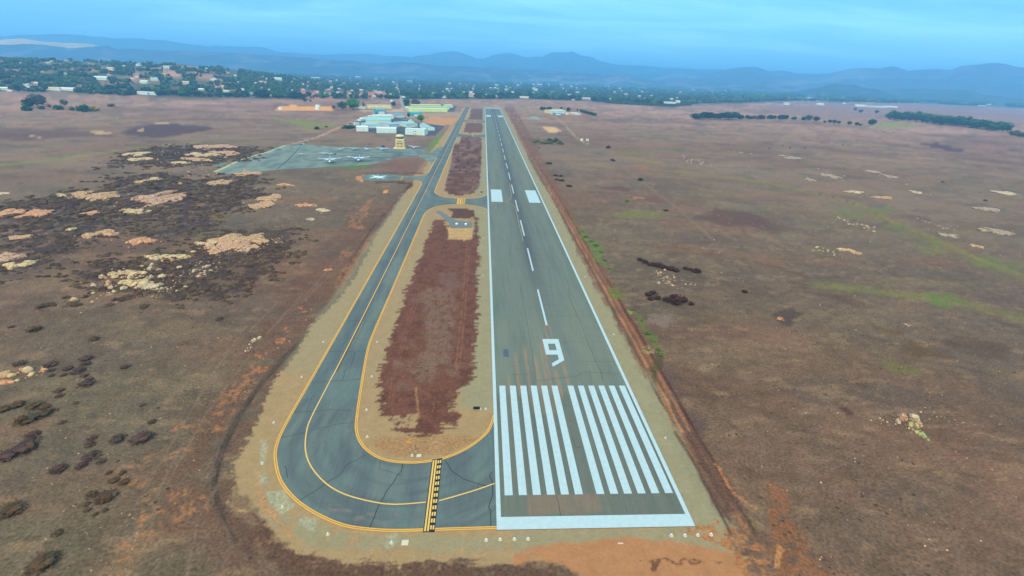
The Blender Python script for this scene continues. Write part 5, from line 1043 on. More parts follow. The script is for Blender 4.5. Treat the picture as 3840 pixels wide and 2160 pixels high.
def rockmat(key):
    if key in RK: return RK[key]
    c = {'pink': (208, 172, 144), 'tan': (206, 172, 132), 'cream': (216, 196, 152), 'orange': (216, 166, 124), 'grey': (180, 166, 144), 'pale': (210, 198, 170), 'lichen': (168, 190, 132)}[key]
    m = bpy.data.materials.new('granite_'+key); m.use_nodes = True; t = m.node_tree; b = t.nodes['Principled BSDF']
    tc = N(t, 'ShaderNodeTexCoord'); vor = N(t, 'ShaderNodeTexVoronoi', i_Scale=0.42, feature='DISTANCE_TO_EDGE'); nz = N(t, 'ShaderNodeTexNoise', i_Scale=0.9, i_Detail=6, i_Roughness=.65)
    mxv = N(t, 'ShaderNodeMixRGB', blend_type='MIX', i_0=0.25); L(t, tc.outputs['Object'], mxv.inputs[1]); L(t, nz.outputs[1], mxv.inputs[2])
    L(t, mxv.outputs[0], vor.inputs['Vector']); L(t, tc.outputs['Object'], nz.inputs['Vector'])
    cr_ = N(t, 'ShaderNodeValToRGB'); L(t, vor.outputs[0], cr_.inputs[0]); k = lin(*c)
    cr_.color_ramp.elements[0].position = 0.0; cr_.color_ramp.elements[0].color = (*(k*.34), 1); cr_.color_ramp.elements[1].position = .07; cr_.color_ramp.elements[1].color = (*k, 1)
    c2_ = N(t, 'ShaderNodeValToRGB'); L(t, nz.outputs[0], c2_.inputs[0]); c2_.color_ramp.elements[0].position = .34; c2_.color_ramp.elements[0].color = (.50, .46, .40, 1); c2_.color_ramp.elements[1].position = .58; c2_.color_ramp.elements[1].color = (1.1, 1.08, 1.02, 1)
    mu = N(t, 'ShaderNodeMixRGB', blend_type='MULTIPLY', i_0=1.0); L(t, cr_.outputs[0], mu.inputs[1]); L(t, c2_.outputs[0], mu.inputs[2]); L(t, mu.outputs[0], b.inputs['Base Color'])
    bp = N(t, 'ShaderNodeBump', i_Strength=.6, i_Distance=.3); L(t, nz.outputs[0], bp.inputs['Height']); L(t, bp.outputs[0], b.inputs['Normal']); b.inputs['Roughness'].default_value = .95
    RK[key] = m; return m
def merge(parts):
    Vs, Fs, b = [], [], 0
    for V, F in parts: Vs.append(V); Fs.append(F+b); b += len(V)
    return np.concatenate(Vs), np.concatenate(Fs)
def depth_m(x, y, hp):
    a, b = at(x, y-hp/2), at(x, y+hp/2); return math.hypot(a[0]-b[0], a[1]-b[1])
OUTS = [  # x, y, w px, h px, kind, tone, place
 (600,605,150,26,'tan','upper half of the largest cracked outcrop'), (588,622,130,24,'pink','lower half of the largest cracked outcrop'), (525,612,50,10,'cream','left tip of the largest cracked outcrop'), (545,634,34,12,'tan','hump below the left tip of the largest outcrop'),
 (318,690,70,14,'cream','upper part of the big lower left heap'), (345,712,80,18,'cream','middle of the big lower left heap'), (372,722,50,14,'pale','bottom of the big lower left heap'),
 (405,500,112,26,'pink','in the upper middle of the left scrub'), (245,493,118,20,'tan','in the upper left of the scrub'), (150,493,22,8,'cream','left of the long tan slab'),
 (22,536,52,20,'orange','cut by the left edge of the photo'), (97,538,45,18,'orange','second from the left edge'), (225,537,30,10,'orange','left of the middle of the scrub'), (340,531,70,12,'cream','below the big pink slab'),
 (258,590,62,20,'tan','pointed, in the middle left'), (357,608,62,16,'orange','tilted, right of the pointed one'), (422,647,105,12,'cream','long and smooth, above the boulder pile'),
 (24,648,62,28,'pink','at the left edge, lower'), (42,668,56,18,'cream','at the left edge, lowest'), (54,597,48,9,'tan','thin, near the left edge'),
 (510,390,74,9,'cream','thin, near the apron tip'), (492,403,80,9,'tan','second thin one near the apron tip'), (545,370,110,9,'pink','long, at the top of the upper scrub'), (560,384,60,8,'pink','below the long top one'), (586,388,20,11,'tan','short, right of the upper scrub'),
 (345,388,34,9,'cream','upper left of the upper scrub'), (356,401,38,9,'cream','lower left of the upper scrub'), (455,410,38,7,'cream','small, lower upper scrub'), (362,456,30,10,'tan','in the neck of the scrub'), (395,450,24,8,'cream','right of the neck'),
 (622,439,58,9,'tan','below the apron tip'), (553,461,52,13,'tan','below left of the apron tip'), (716,466,38,6,'orange','alone right of the scrub'), (769,517,45,9,'orange','orange-topped, alone in the field'), (814,530,28,8,'pale','right of the orange-topped one'), (781,552,14,5,'pale','small, below the others'),
 (660,517,44,18,'tan','lower of the pair right of the scrub'), (683,497,50,16,'tan','upper of the pair right of the scrub'),
 (1984,395,42,9,'grey','upper right field, pale'), (2092,444,30,11,'grey','with dark scrub behind, right field'), (2034,452,24,8,'grey','left of the dark-backed one'), (2194,432,28,7,'grey','middle of the right field'), (2244,446,30,10,'grey','with a dark hollow, right field'),
 (2149,484,45,8,'pale','above the green drainage line'), (2218,497,48,6,'tan','thin, right of the drainage line'), (2307,485,22,7,'pale','small and pale, far right field'), (2534,488,48,8,'pale','near the right edge, upper'), (2480,527,55,9,'grey','curved, near the right edge'),
 (2384,592,30,10,'grey','right of the drainage line, lower'), (2505,584,82,14,'grey','long grey, near the right edge'), (2459,621,22,9,'tan','small tan, near the right edge'), (2156,637,24,12,'tan','slanting, right end of three'), (2124,630,30,7,'cream','middle of three'), (1962,803,12,5,'orange','tiny orange, on the dark patch'),
 (825,680,14,5,'orange','tiny orange, left of the taxiway'), (8,487,22,5,'pale','tiny, at the left edge'), (180,577,14,6,'cream','small round, left scrub'), (15,962,30,10,'orange','lower left corner of the boulder line')]
TONE = {'pink': 'pinkish', 'tan': 'tan', 'cream': 'cream', 'orange': 'orange', 'grey': 'grey', 'pale': 'pale'}
nb_ = 0; RUB_PARTS = {}
for i, (x, y, wp, hp, kd, pl) in enumerate(OUTS):
    wp = wp*.78 if x > 1900 else wp; p = at(x, y); k = ppm(*p); W_ = wp/k; D_ = max(depth_m(x, y, hp)*.95, 1.2); H_ = min(.9+.05*min(W_, D_), 2.2)*(.8 if D_ > 3 else .6)
    parts = []; n = max(3, min(14, int(wp/9)))
    tl = (random.random()-.5)*.5
    for j in range(n):
        u = (j+.5)/n-.5; env = math.sqrt(max(.15, 1-(2*u)**2)); cw = W_/n*(1.7+1.2*random.random())
        V, F = rock_arr(cw, D_*env*(.45+.55*random.random()), H_*(.5+.8*random.random()), 40+i*7+j, 2, .5)
        a_ = (random.random()-.5)*.9; ca, sa = math.cos(a_), math.sin(a_); V = np.c_[V[:, 0]*ca-V[:, 1]*sa, V[:, 0]*sa+V[:, 1]*ca, V[:, 2]]
        V[:, 0] += u*W_*.92; V[:, 1] += (random.random()-.5)*D_*.45*env+u*tl*D_; parts.append((V, F))
    for j in range(int((4+wp/5)*(2.2 if x > 1900 else 1))):
        u, v = RNG.normal(0, .42, 2); s_ = .3+.9*RNG.random()**2; V, F = rock_arr(s_, s_*.8, s_*.45, int(RNG.random()*99), 1, .4); RUB_PARTS.setdefault(kd, []).append((V+(p[0]+u*W_, p[1]+v*D_, float(hz(*p))), F))
    V, F = merge(parts); o = new_obj('rock_slab', fast_mesh('rock_slab', V, F, smooth=False), None, [rockmat(kd)]); o.location = (p[0], p[1], float(hz(*p)))
    tag(o, 'flat %s granite slab, %s' % (TONE[kd], pl), 'rock', 'granite slabs in the grassland'); nb_ += 1
# boulder piles
protoB = {}
def boulder(kd, v):
    if (kd, v) not in protoB:
        V, F = rock_arr(1, .9, .5, 200+v*13, 2, .30); me = fast_mesh('boulder', V, F, smooth=True); me.materials.append(rockmat(kd)); protoB[(kd, v)] = me
    return protoB[(kd, v)]
def pile(x, y, wp, hp, n, smin, smax, kinds, label, group, extra=0, rot=0.0):
    p = np.array(at(x, y)); k = ppm(*p); W_ = wp/k; D_ = depth_m(x, y, hp)
    for j in range(n):
        u, v = RNG.normal(0, .24, 2); X_, Y_ = p[0]+(u*math.cos(rot)-0*v)*W_, p[1]+v*D_+u*math.sin(rot)*W_
        s = smin+(smax-smin)*RNG.random()**1.8; kd = kinds[int(RNG.random()*len(kinds))]
        if n > 5 and j > n*.60:
            V, F = rock_arr(s*.8, s*.8, s*.4, int(RNG.random()*99), 2, .34); RUB_PARTS.setdefault(kd, []).append((V+(X_, Y_, float(hz(X_, Y_))), F)); continue
        o = bpy.data.objects.new('boulder', boulder(kd, int(RNG.random()*6))); COL.objects.link(o); o.location = (X_, Y_, float(hz(X_, Y_))); o.scale = (s*(.85+.5*RNG.random()), s*(.8+.5*RNG.random()), s*(.6+.6*RNG.random())); o.rotation_euler = (0, 0, RNG.random()*6.3)
        tag(o, label, 'boulder', group)
    for j in range(extra):
        u, v = RNG.normal(0, .30, 2); X_, Y_ = p[0]+u*W_, p[1]+v*D_
        s = smin*(.2+.6*RNG.random()); V, F = rock_arr(s, s, s*.5, int(RNG.random()*99), 1, .3); V = V+(X_, Y_, float(hz(X_, Y_)))
        RUB_PARTS.setdefault(kinds[0], []).append((V, F))
pile(585,616,170,46,50,.9,2.6,['pink','tan','cream'],'tan boulder in the largest cracked outcrop, right of the left scrub','boulders of the largest cracked outcrop',90)
pile(325,702,150,84,58,.9,3.6,['cream','pale','tan'],'cream boulder in the big heap at the lower left of the scrub','boulders of the big heap lower left',120)
pile(500,680,120,50,22,.8,3.0,['cream','pale'],'cream boulder scattered in dark scrub below the cracked outcrop','boulders below the cracked outcrop',60)
pile(415,728,60,26,12,.7,1.8,['cream','pale'],'small cream boulder at the bottom edge of the scrub','small boulders at the scrub bottom edge',40)
pile(565,440,170,46,20,1,3.5,['tan','pink'],'tan boulder below the apron tip','boulders below the apron tip',40)
pile(480,392,240,40,20,1,3.5,['tan','cream','pink'],'tan boulder in the upper scrub beside the apron tip','boulders in the upper scrub',40)
pile(672,507,70,34,14,.9,2.8,['tan','cream'],'tan boulder in the pair of outcrops right of the scrub','boulders right of the scrub',30)
pile(250,520,330,70,16,.8,2.2,['tan','orange'],'tan boulder loose in the dark scrub on the far left','loose boulders in the left scrub',60)
pile(62,940,100,34,11,1.0,3.0,['tan','orange','cream'],'tan boulder in the line at the left edge of the photo','boulder line at the left edge',20)
pile(637,858,18,16,6,.6,1.3,['pale'],'white boulder in the little heap left of the rutted track','little white boulder heap by the track',10)
pile(625,878,16,14,4,.5,1.0,['pale'],'white stone just below the little heap by the track','stones below the little heap',6)
pile(655,850,8,5,1,1.5,1.6,['pale'],'single white boulder right of the little heap',None,0)
pile(1738,404,84,28,34,.9,2.8,['grey','pale'],'grey boulder in the dense heap, upper right field','boulders of the dense grey heap',60)
pile(1848,405,34,16,7,.9,2.2,['grey'],'grey boulder right of the dense heap','boulders right of the dense heap',20)
pile(1860,384,70,8,7,.9,2.4,['pale'],'pale boulder in the thin row above the dense heap','thin row of pale boulders',20)
pile(1898,445,34,8,6,.7,1.6,['grey'],'grey boulder in the short row by the drainage line','short row of grey boulders',8)
pile(1676,700,52,42,24,.6,2.0,['cream','grey'],'cream boulder below the dark bushes right of the runway','boulders below the dark bushes',50)
pile(1735,712,30,14,6,.5,1.2,['cream','grey'],'small boulder right of the heap below the dark bushes','small boulders right of that heap',14)
pile(2162,566,58,22,24,.8,2.4,['grey','pale'],'grey boulder in the round heap beside the green drainage line','boulders beside the drainage line',40)
pile(2196,582,18,8,4,.7,1.5,['tan'],'tan boulder at the lower right of the round grey heap','boulders lower right of the round heap',6)
pile(2110,550,30,6,5,.6,1.4,['pale'],'pale boulder above left of the round grey heap','boulders above the round heap',8)
pile(2076,633,52,22,16,.7,2.2,['grey','lichen'],'greenish grey boulder at the left of three outcrops','boulders of the left of three outcrops',30)
pile(2321,556,28,12,9,.8,2.0,['grey','pale'],'grey boulder in the little heap right of the drainage line','little heap right of the drainage line',14)
pile(2385,574,40,14,7,.8,1.8,['grey','pale'],'pale boulder in the scatter near the right edge','scatter near the right edge',20)
pile(2230,440,120,30,12,.8,1.9,['pale','grey'],'pale boulder loose in the middle of the right field','loose boulders in the right field',30)
pile(2080,436,90,22,8,.8,1.8,['pale','grey'],'pale boulder loose around the dark-backed slab','loose boulders around the dark-backed slab',20)
pile(2280,816,26,8,5,.4,.9,['pale'],'small white stone in the short row, lower right field','short row of white stones',8)
for x, y, s, kd, lb in ((2270,1053,3.0,'pink','left of the two big rounded boulders in the lower right field'), (2297,1056,3.3,'pale','right of the two big rounded boulders in the lower right field'), (2307,1070,2.6,'cream','rounded boulder behind the lichen patch'), (2259,1061,1.6,'pale','small boulder leaning on the left big one')):
    p = at(x, y); V, F = rock_arr(s*.8, s*1.0, s*.62, int(x), 3, .16); o = new_obj('boulder', fast_mesh('boulder', V, F, smooth=True), None, [rockmat(kd)]); o.location = (p[0], p[1], 0); tag(o, lb, 'boulder', 'big rounded boulders lower right')
pile(2306,1085,30,36,14,.5,1.6,['lichen','cream'],'lichen-green boulder below the two big rounded ones','lichen-green boulders',60)
pile(2240,1062,150,40,16,.25,.7,['pale','cream'],'small pale stone scattered around the two big boulders','stones around the two big boulders',60)
pile(2345,1045,70,26,8,.3,.8,['pale','cream'],'small pale stone right of the two big boulders','stones right of the two big boulders',30)
# loose stones in the open field
def inpoly(px, py, poly): return sdist(np.array([px]), np.array([py]), poly)[0] < 0
for k in range(900):
    x = 40+RNG.random()*1000 if RNG.random() < .62 else 1500+RNG.random()*1070; y = 480+RNG.random()**1.2*960; p = at(x, y)
    if -97 < p[0] < 42: continue
    s = .22+.5*RNG.random()**3+ (.5 if y < 650 else 0)*RNG.random(); V, F = rock_arr(s, s*.8, s*.4, int(RNG.random()*99), 0, .3); RUB_PARTS.setdefault('tan' if x < 1300 else 'pale', []).append((V+(p[0], p[1], float(hz(*p))), F))
for kd, parts in RUB_PARTS.items():
    V, F = merge(parts); tag(new_obj('rubble', fast_mesh('rubble', V, F), None, [rockmat(kd)]), 'small %s stones strewn over the grassland and outcrops' % TONE.get(kd, 'lichen-green'), 'rubble', kind='stuff')

# ------------------------------------------------------------ vegetation
def leafmat(name, rgb, v=.35):
    m = attr_mat(name, rough=.95, fine=[(.35, v)], spec=.05); return m
LEAF = leafmat('foliage', None); BARK = mat('bark', (0.10, 0.075, 0.055), .9, .2, 1.0)
def blob(c, r, sq, seed, sub=1):
    V, F = IC[sub]; rr = 1+(np.array([math.sin(v[0]*5+seed)*math.cos(v[1]*4-seed*2)*.22+math.sin(v[2]*6+seed*1.7)*.13 for v in V])); V = V*rr[:, None]*r; V = V*(1, 1, sq)
    return V+np.array(c), F
def crown_mesh(name, seed, w_, h_, base, n, col, leafy=260, sub=1):
    """clumps in an uneven ellipsoid plus loose leaf triangles round the outline"""
    rg = np.random.default_rng(seed); parts = []; cols = []
    for k in range(n):
        a = rg.random()*6.28; u = rg.random()**.55; z = rg.random(); rad = math.sqrt(max(0.05, 1-(2*z-1)**2*.8))*u
        c = (math.cos(a)*rad*w_*.36, math.sin(a)*rad*w_*.36, base+(h_-base)*(.16+.68*z)); r_ = w_*(.13+.10*rg.random())
        V, F = blob(c, r_, .72, rg.random()*9, sub); parts.append((V, F)); cols.append(np.tile(np.array(col)*(.62+.8*rg.random())*(1+.12*rg.normal(size=3)), (len(V), 1)))
    V, F = merge(parts); cl = np.concatenate(cols)
    q = rg.normal(size=(leafy, 3)); q /= np.linalg.norm(q, axis=1)[:, None]; rad = .88+.22*rg.random(leafy)
    P = np.c_[q[:, 0]*w_*.5*rad, q[:, 1]*w_*.5*rad, (base+h_)/2+q[:, 2]*(h_-base)*.5*rad]; sz = w_*.05
    T = (P[:, None, :]+rg.normal(size=(leafy, 3, 3))*sz); T[..., 2] = np.maximum(T[..., 2], .1)
    F2 = np.arange(leafy*3).reshape(-1, 3)+len(V); V = np.concatenate([V, T.reshape(-1, 3)]); F = np.concatenate([F, F2]); cl = np.concatenate([cl, np.repeat(np.array(col)*(.6+.9*rg.random(leafy))[:, None], 3, 0)])
    me = fast_mesh(name, V, F, np.clip(cl, .003, .9)); me.materials.append(LEAF); return me
def trunk_mesh(h_, r_, seed, limbs=4):
    rg = np.random.default_rng(seed); mb = MB().tube((0, 0, -.3), (0, 0, h_*.5), r_, r_*.65, 7)
    for k in range(limbs):
        a = k*6.28/limbs+rg.random(); mb.tube((0, 0, h_*(.3+.1*rg.random())), (math.cos(a)*h_*.22, math.sin(a)*h_*.22, h_*(.6+.15*rg.random())), r_*.5, r_*.15, 5)
    me = bpy.data.meshes.new('trunk'); me.from_pydata(mb.v, [], mb.f); me.materials.append(BARK); return me
G = {'dark': lin(44, 66, 46), 'mid': lin(58, 92, 50), 'bright': lin(66, 132, 44), 'olive': lin(92, 100, 56), 'yellow': lin(150, 146, 40), 'grey': lin(88, 92, 80), 'blue': lin(46, 74, 62)}
TV = {}
def tree_var(kind, v):
    if (kind, v) not in TV:
        tall = kind in ('blue',); w_, h_ = (6.5, 13) if tall else (9, 9)
        TV[(kind, v)] = (crown_mesh('crown', 30+v*7+len(kind), w_, h_, h_*.16, 26, G[kind]), trunk_mesh(h_*.8, .32, v))
    return TV[(kind, v)]
def tree(x, y, hpx, label, group, kind='dark', wide=1.0, name='tree', cat='tree', p=None):
    p = at(x, y) if p is None else p; k = ppm(*p); H_ = hpx/k; tall = kind == 'blue'; base = 13 if tall else 9
    r = empty(name, (p[0], p[1], float(hz(*p))), RNG.random()*6.3, label, cat, group); s = H_/base; r.scale = (s*wide, s*wide, s)
    c, t_ = tree_var(kind, int(RNG.random()*4)); o = bpy.data.objects.new('crown', c); COL.objects.link(o); o.parent = r; o = bpy.data.objects.new('trunk', t_); COL.objects.link(o); o.parent = r
    return r
BV = {}
def bush_var(col, v):
    if (col, v) not in BV: BV[(col, v)] = crown_mesh('shrub', 90+v*5, 2.0, 1.1, -.15, 16, G2[col], 150)
    return BV[(col, v)]
G2 = {'dark': lin(86, 74, 56), 'brown': lin(70, 52, 44), 'green': lin(76, 98, 56), 'lime': lin(100, 112, 64), 'plum': lin(84, 70, 64), 'olive': lin(98, 104, 56), 'deep': lin(40, 84, 44), 'yellow': lin(150, 148, 36)}
def shrub(x, y, wpx, label, group, col='dark', hf=1.0, df=1.0, name='shrub', cat='shrub'):
    p = at(x, y); s = wpx/ppm(*p)/2.0
    o = bpy.data.objects.new(name, bush_var(col, int(RNG.random()*5))); COL.objects.link(o); o.location = (p[0], p[1], float(hz(*p))); o.scale = (s, s*df, s*hf*(.75+.3*RNG.random())); o.rotation_euler = (0, 0, 0 if df != 1 else RNG.random()*6.3)
    return tag(o, label, cat, group)
def many(cf, lst, label, group, col='dark', k=4, hf=.46):
    for i, q in enumerate(sorted(lst)):
        p = cf([(q[0], q[1])])[0]; n = len(lst)
        shrub(p[0], p[1], q[2]/k, '%s, %s from the left' % (label, ORD[i] if i < 20 else 'twenty-'+ORD[i-20]), group, col, hf)
BL = [(665,97,70),(860,90,70),(430,190,120),(115,395,60),(350,425,130),(950,515,105),(1155,120,70),(1235,125,70),(1970,120,50),(2210,315,80),(1260,795,90)]
many(c02, BL, 'dark bush in the open field left of the hook', 'dark bushes in the left field', 'dark')
BL = [(865,715,120),(860,770,100),(510,775,120),(680,815,95),(790,840,130),(520,830,70),(520,885,60),(640,880,60),(855,885,80),(900,920,80),(870,970,150),(200,765,120)]
many(c02, BL, 'dark bush in the cluster beside the boulder line', 'bushes beside the boulder line', 'plum')
BL = [(600,1035,90),(600,1085,80),(765,1160,60),(170,1185,140),(350,1190,160),(450,1200,110),(470,1265,160),(30,1230,140),(290,1330,220),(1435,1180,60),(630,1355,70),(1530,1350,80)]
many(c02, BL, 'dark low bush in the band below the boulder line', 'bushes below the boulder line', 'dark')
BL = [(930,65,90),(910,130,100),(1190,80,150),(1430,70,200),(330,30,130),(310,95,160),(250,180,220),(80,240,220),(920,250,170),(590,380,150),(820,345,105),(1020,300,90)]
many(c03, BL, 'dark spreading bush, upper row at the lower left', 'spreading bushes at the lower left', 'plum')
BL = [(1100,410,60),(1235,415,70),(1150,490,100),(1250,510,105),(920,640,120),(1070,660,190),(870,730,70),(880,790,70),(1060,790,60),(100,800,260),(580,1020,105),(440,1330,260),(960,830,60)]
many(c03, BL, 'dark bush, lower scatter at the lower left', 'lower scatter of bushes at the lower left', 'dark')
BL = [(1290,1172,70),(1340,1195,70),(1400,1220,90),(1470,1232,110),(1530,1250,80),(1600,1268,90),(1650,1285,70),(1745,1262,60),(1795,1270,50),(1855,1288,90)]
many(c21, BL, 'very dark bush in the upper line right of the runway', 'upper line of dark bushes right of the runway', 'brown', hf=.8)
BL = [(1370,75,80),(1420,60,90),(1390,115,80),(1460,110,80),(1560,130,100),(1640,115,120),(1650,160,120),(1720,135,100),(1800,165,70),(2340,45,60)]
many(c22, BL, 'very dark bush in the lower line right of the runway', 'lower line of dark bushes right of the runway', 'brown', hf=.8)
BL = [(370,200,70),(440,320,50),(490,325,50),(450,362,50),(500,372,60),(575,428,70),(1020,170,42),(1550,672,60),(270,40,30)]
many(c21, BL, 'small dark bush in the plain right of the runway', 'small dark bushes in the right plain', 'brown')
shrub(1610.5, 454, 14, 'single bright green bush in the right plain', None, 'deep', .9); shrub(1577, 506.5, 14, 'yellow-green bush in the right plain', None, 'lime', .8)
shrub(1530, 373, 13, 'small dark bush by the faint track', None, 'brown', .8); shrub(1540, 404, 10, 'dark bush right beside the faint track', None, 'brown')
for i, (x, y, w_, c_, hf) in enumerate(((1383,361,18,'olive',.9),(1372,362,13,'olive',.9),(1389,357,14,'deep',.9),(1398,358,18,'green',1.0),(1407,361,16,'lime',.9),(1382,353.5,12,'deep',1.0),(1345,359,9,'olive',.8),(1354,357,11,'olive',.9),(1362,360,9,'olive',.8),(1413,363,12,'green',.8))):
    shrub(x, y, w_, '%s bush in the thicket right of the runway, %s from the left' % ({'olive':'olive','deep':'dark green','green':'green','lime':'yellow-green'}[c_], ORD[i]), 'thicket right of the runway', c_, hf)
for i, (x, y, w_, c_) in enumerate(((868,322,15,'olive'),(876,324,16,'deep'),(884,323,15,'deep'),(862,324,9,'olive'),(797,325.5,13,'brown'),(821,320,7,'brown'),(890,321,8,'deep'))):
    shrub(x, y, w_, ['olive bush left of the front hangars, uppermost', 'deep green bush left of the front hangars, middle', 'deep green bush touching the front hangars', 'low olive bush at the end of the green row', 'dark bush alone on the yellow-green strip', 'tiny dark bush right of the strip', 'small green bush beside the bluish shed'][i], 'bushes left of the hangars', c_, .95)
# green clumps in the ditch
for i, (x, y, w_) in enumerate(((1466,583,12),(1474,596,14),(1486,607,14),(1500,618,16),(1512,634,14),(1521,655,12),(1532,676,14),(1588,780,12),(1612,806,12),(1628,840,18),(1640,858,16),(1655,880,14),(1663,893,14))):
    shrub(x, y, w_, 'low green clump in the ditch right of the runway, %s from the far end' % ORD[i], 'green clumps in the ditch', 'green' if i % 2 else 'lime', .35)
# dense dark scrub among the rocks: one mass
parts, cols = [], []
polyW = [ats(q) for q in SCRUB]
for pw, n_ in zip(polyW, (2200, 4600, 2600)):
    xs_ = [a for a, b in pw]; ys_ = [b for a, b in pw]; X_ = min(xs_)-12+(max(xs_)-min(xs_)+24)*RNG.random(n_*5); Y_ = min(ys_)-12+(max(ys_)-min(ys_)+24)*RNG.random(n_*5)
    if True:
        cdist = np.hypot(X_-CAM[0], Y_-CAM[1]); ok = (fbm(X_/7, Y_/4.5, 500, 4) > .475+.012*np.clip(sdist(X_, Y_, pw)+4, 0, 99)); X_, Y_ = X_[ok][:n_], Y_[ok][:n_]
    for a, b in zip(X_, Y_):
        s = (.45+1.2*RNG.random()**1.8)*(1+.5*(math.hypot(a, b) > 350)); V, F = IC[0]; V = V*(1+.35*(RNG.random((len(V), 1))-.5)); V = V*(s, s*.9, s*.42*(.7+.6*RNG.random()))+(a, b, .1*s)
        parts.append((V, F)); g = .65+.7*RNG.random(); cols.append(np.tile(lin(84, 68, 58)*g if RNG.random() < .7 else lin(92, 84, 64)*g, (len(V), 1)))
V, F = merge(parts); tag(new_obj('scrub', fast_mesh('scrub', V, F, np.clip(np.concatenate(cols), .003, .9)), None, [LEAF]), 'dense dark brown scrub growing among the granite outcrops', 'scrub', kind='stuff')
# low tufts over the near grassland
parts, cols = [], []
V0, F0 = IC[0]
for k in range(9000):
    a = -46+99*RNG.random(); D_ = 62+420*RNG.random()**1.6; X_ = CAM[0]+D_*math.sin(math.radians(a+3.9)); Y_ = CAM[1]+D_*math.cos(math.radians(a+3.9))
    if -100 < X_ < 40 and Y_ > -26: continue
    if vn(np.array([X_/14]), np.array([Y_/10]), 640)[0] < .45: continue
    s = .14+.30*RNG.random()**2; parts.append((V0*(s*1.3, s*1.1, s*.55)+(X_, Y_, 0), F0)); g = .6+.7*RNG.random(); cols.append(np.tile((lin(92, 78, 60) if RNG.random() < .6 else lin(120, 108, 84))*g, (len(V0), 1)))
V, F = merge(parts); tag(new_obj('grass_tufts', fast_mesh('tufts', V, F, np.clip(np.concatenate(cols), .003, .9)), None, [LEAF]), 'short dry tufts dotted over the brown grassland', 'grass', kind='stuff')

# named trees
GL = 'trees and bushes in the far left field'
for x, y, h, kd, wd, lb in ((95,268,30,'grey',1.15,'large spreading oak, tallest in the far left field'),(74,272,22,'dark',1.1,'dark tree at the left of the large spreading oak'),(163,266,15,'grey',1.1,'grey-green leaning tree right of the large oak'),(125,271.5,9,'olive',.9,'small olive tree right of the large oak'),(107,264,20,'dark',1.0,'dark crown right behind the large oak')):
    tree(x, y, h, lb, GL, kd, wd)
for x, y, w_, c_, lb in ((69,279,23,'deep','low green bush below the large oak'),(105,275,16,'green','green bush right below the large oak'),(148,276,23,'deep','round green bush below the leaning tree'),(183,278,16,'green','small bright green bush, middle of the row'),(211,281,30,'deep','widest green bush of the row'),(236,279,26,'yellow','yellow-green bush at the right end of the row'),(281,268.5,16,'green','lone green bush right of the row')):
    shrub(x, y, w_, lb, GL, c_, 1.0)
GHT = 'trees around the hangars'
for x, y, h, kd, wd, lb in ((862,275,18,'mid',1.3,'green tree, left of the pair by the dirt yard'),(888,276,25,'bright',1.3,'largest bright green tree, right of the pair by the dirt yard'),(915,272,15,'blue',.7,'thin dark conifer right of the large bright green tree'),(1022.5,270,22,'mid',.75,'green tree right of the road, left of the twins'),
      (1044,268.5,19,'grey',.9,'grey-green tree right of the road, right of the twins'),(1052,268,13,'dark',.8,'lower dark tree right of the twins'),(1058.5,306,17,'bright',1.0,'round bright green tree among the hangars'),(1028,295,10,'dark',.7,'small dark tree behind the deep blue roof'),
      (990,267,10,'dark',1.1,'dark tree by the corner of the fenced yard'),(947,290,6,'dark',.9,'tiny dark tree left of the teal hangar'),(840,274.5,9,'grey',.9,'bare grey tree left of the green pair')):
    tree(x, y, h, lb, GHT, kd, wd)
for x, y, h, kd, wd, lb in ((1362,278,9,'dark',1,'dark tree left of the barn, leftmost'),(1369,277.5,8,'dark',1,'dark tree left of the barn, second'),(1378,278.5,9,'dark',1,'dark tree left of the barn, third'),(1385,277,8,'dark',1,'dark tree left of the barn, nearest it'),(1412,275,6,'mid',1.3,'tree behind the barn roof'),(1429.5,281,10,'dark',1,'dark tree between the barn and the white-roofed shed'),(1452,282,9,'blue',.9,'dark tree behind the white-roofed shed')):
    tree(x, y, h, lb, 'trees around the barn', kd, wd)
for i in range(12):
    x = 1461+i*3.3; tree(x, 283.0+i*.85, 7.5, 'green hedge tree in the slanting row right of the barn, %s from the left' % ORD[i], 'slanting hedge right of the barn', 'mid' if i % 3 else 'dark', 1.0)
# right-hand tree row, grove and scattered trees
TR_N = [0]
for i in range(26):
    x = 1750+i*9.0+RNG.random()*3; tree(x, 299.3+RNG.random()*1.5+(0.0 if x < 1900 else .9), 12+6*RNG.random() if x < 1860 else 8+4*RNG.random(), 'dark eucalyptus in the long row right of the far plain, %s from the left' % (ORD[i] if i < 20 else 'twenty-'+ORD[i-20]), 'long eucalyptus row', 'blue' if i % 3 else 'dark', 2.0 if x < 1900 else 1.6)
for j, (x, y, h) in enumerate(c30([(a, b) for a, b in ((20,1190),(60,1195),(110,1198),(160,1196),(245,1205),(265,1207),(355,1215),(405,1215),(480,1222),(620,1235),(665,1240),(710,1243),(815,1255),(890,1262),(925,1268),(1040,1262),(1090,1140),(930,1130),(875,1110),(570,1235))]) and [(*c30([(a, b)])[0], h) for a, b, h in ((20,1190,8),(60,1195,8),(110,1198,8),(160,1196,10),(245,1205,6),(265,1207,8),(355,1215,10),(405,1215,14),(480,1222,12),(570,1237,6),(620,1237,8),(665,1242,9),(710,1245,7),(815,1257,9),(890,1264,8),(925,1270,6),(1040,1262,15),(1090,1142,8),(930,1135,8),(875,1115,7))]):
    tree(x, y, h, 'lone tree along the shallow gully at the right, %s from the left' % ORD[j], 'trees along the shallow gully', 'mid' if j % 2 else 'dark', 1.2)
def edgeline(pts, x): return float(np.interp(x, [a for a, b in pts], [b for a, b in pts]))
n_ = 0
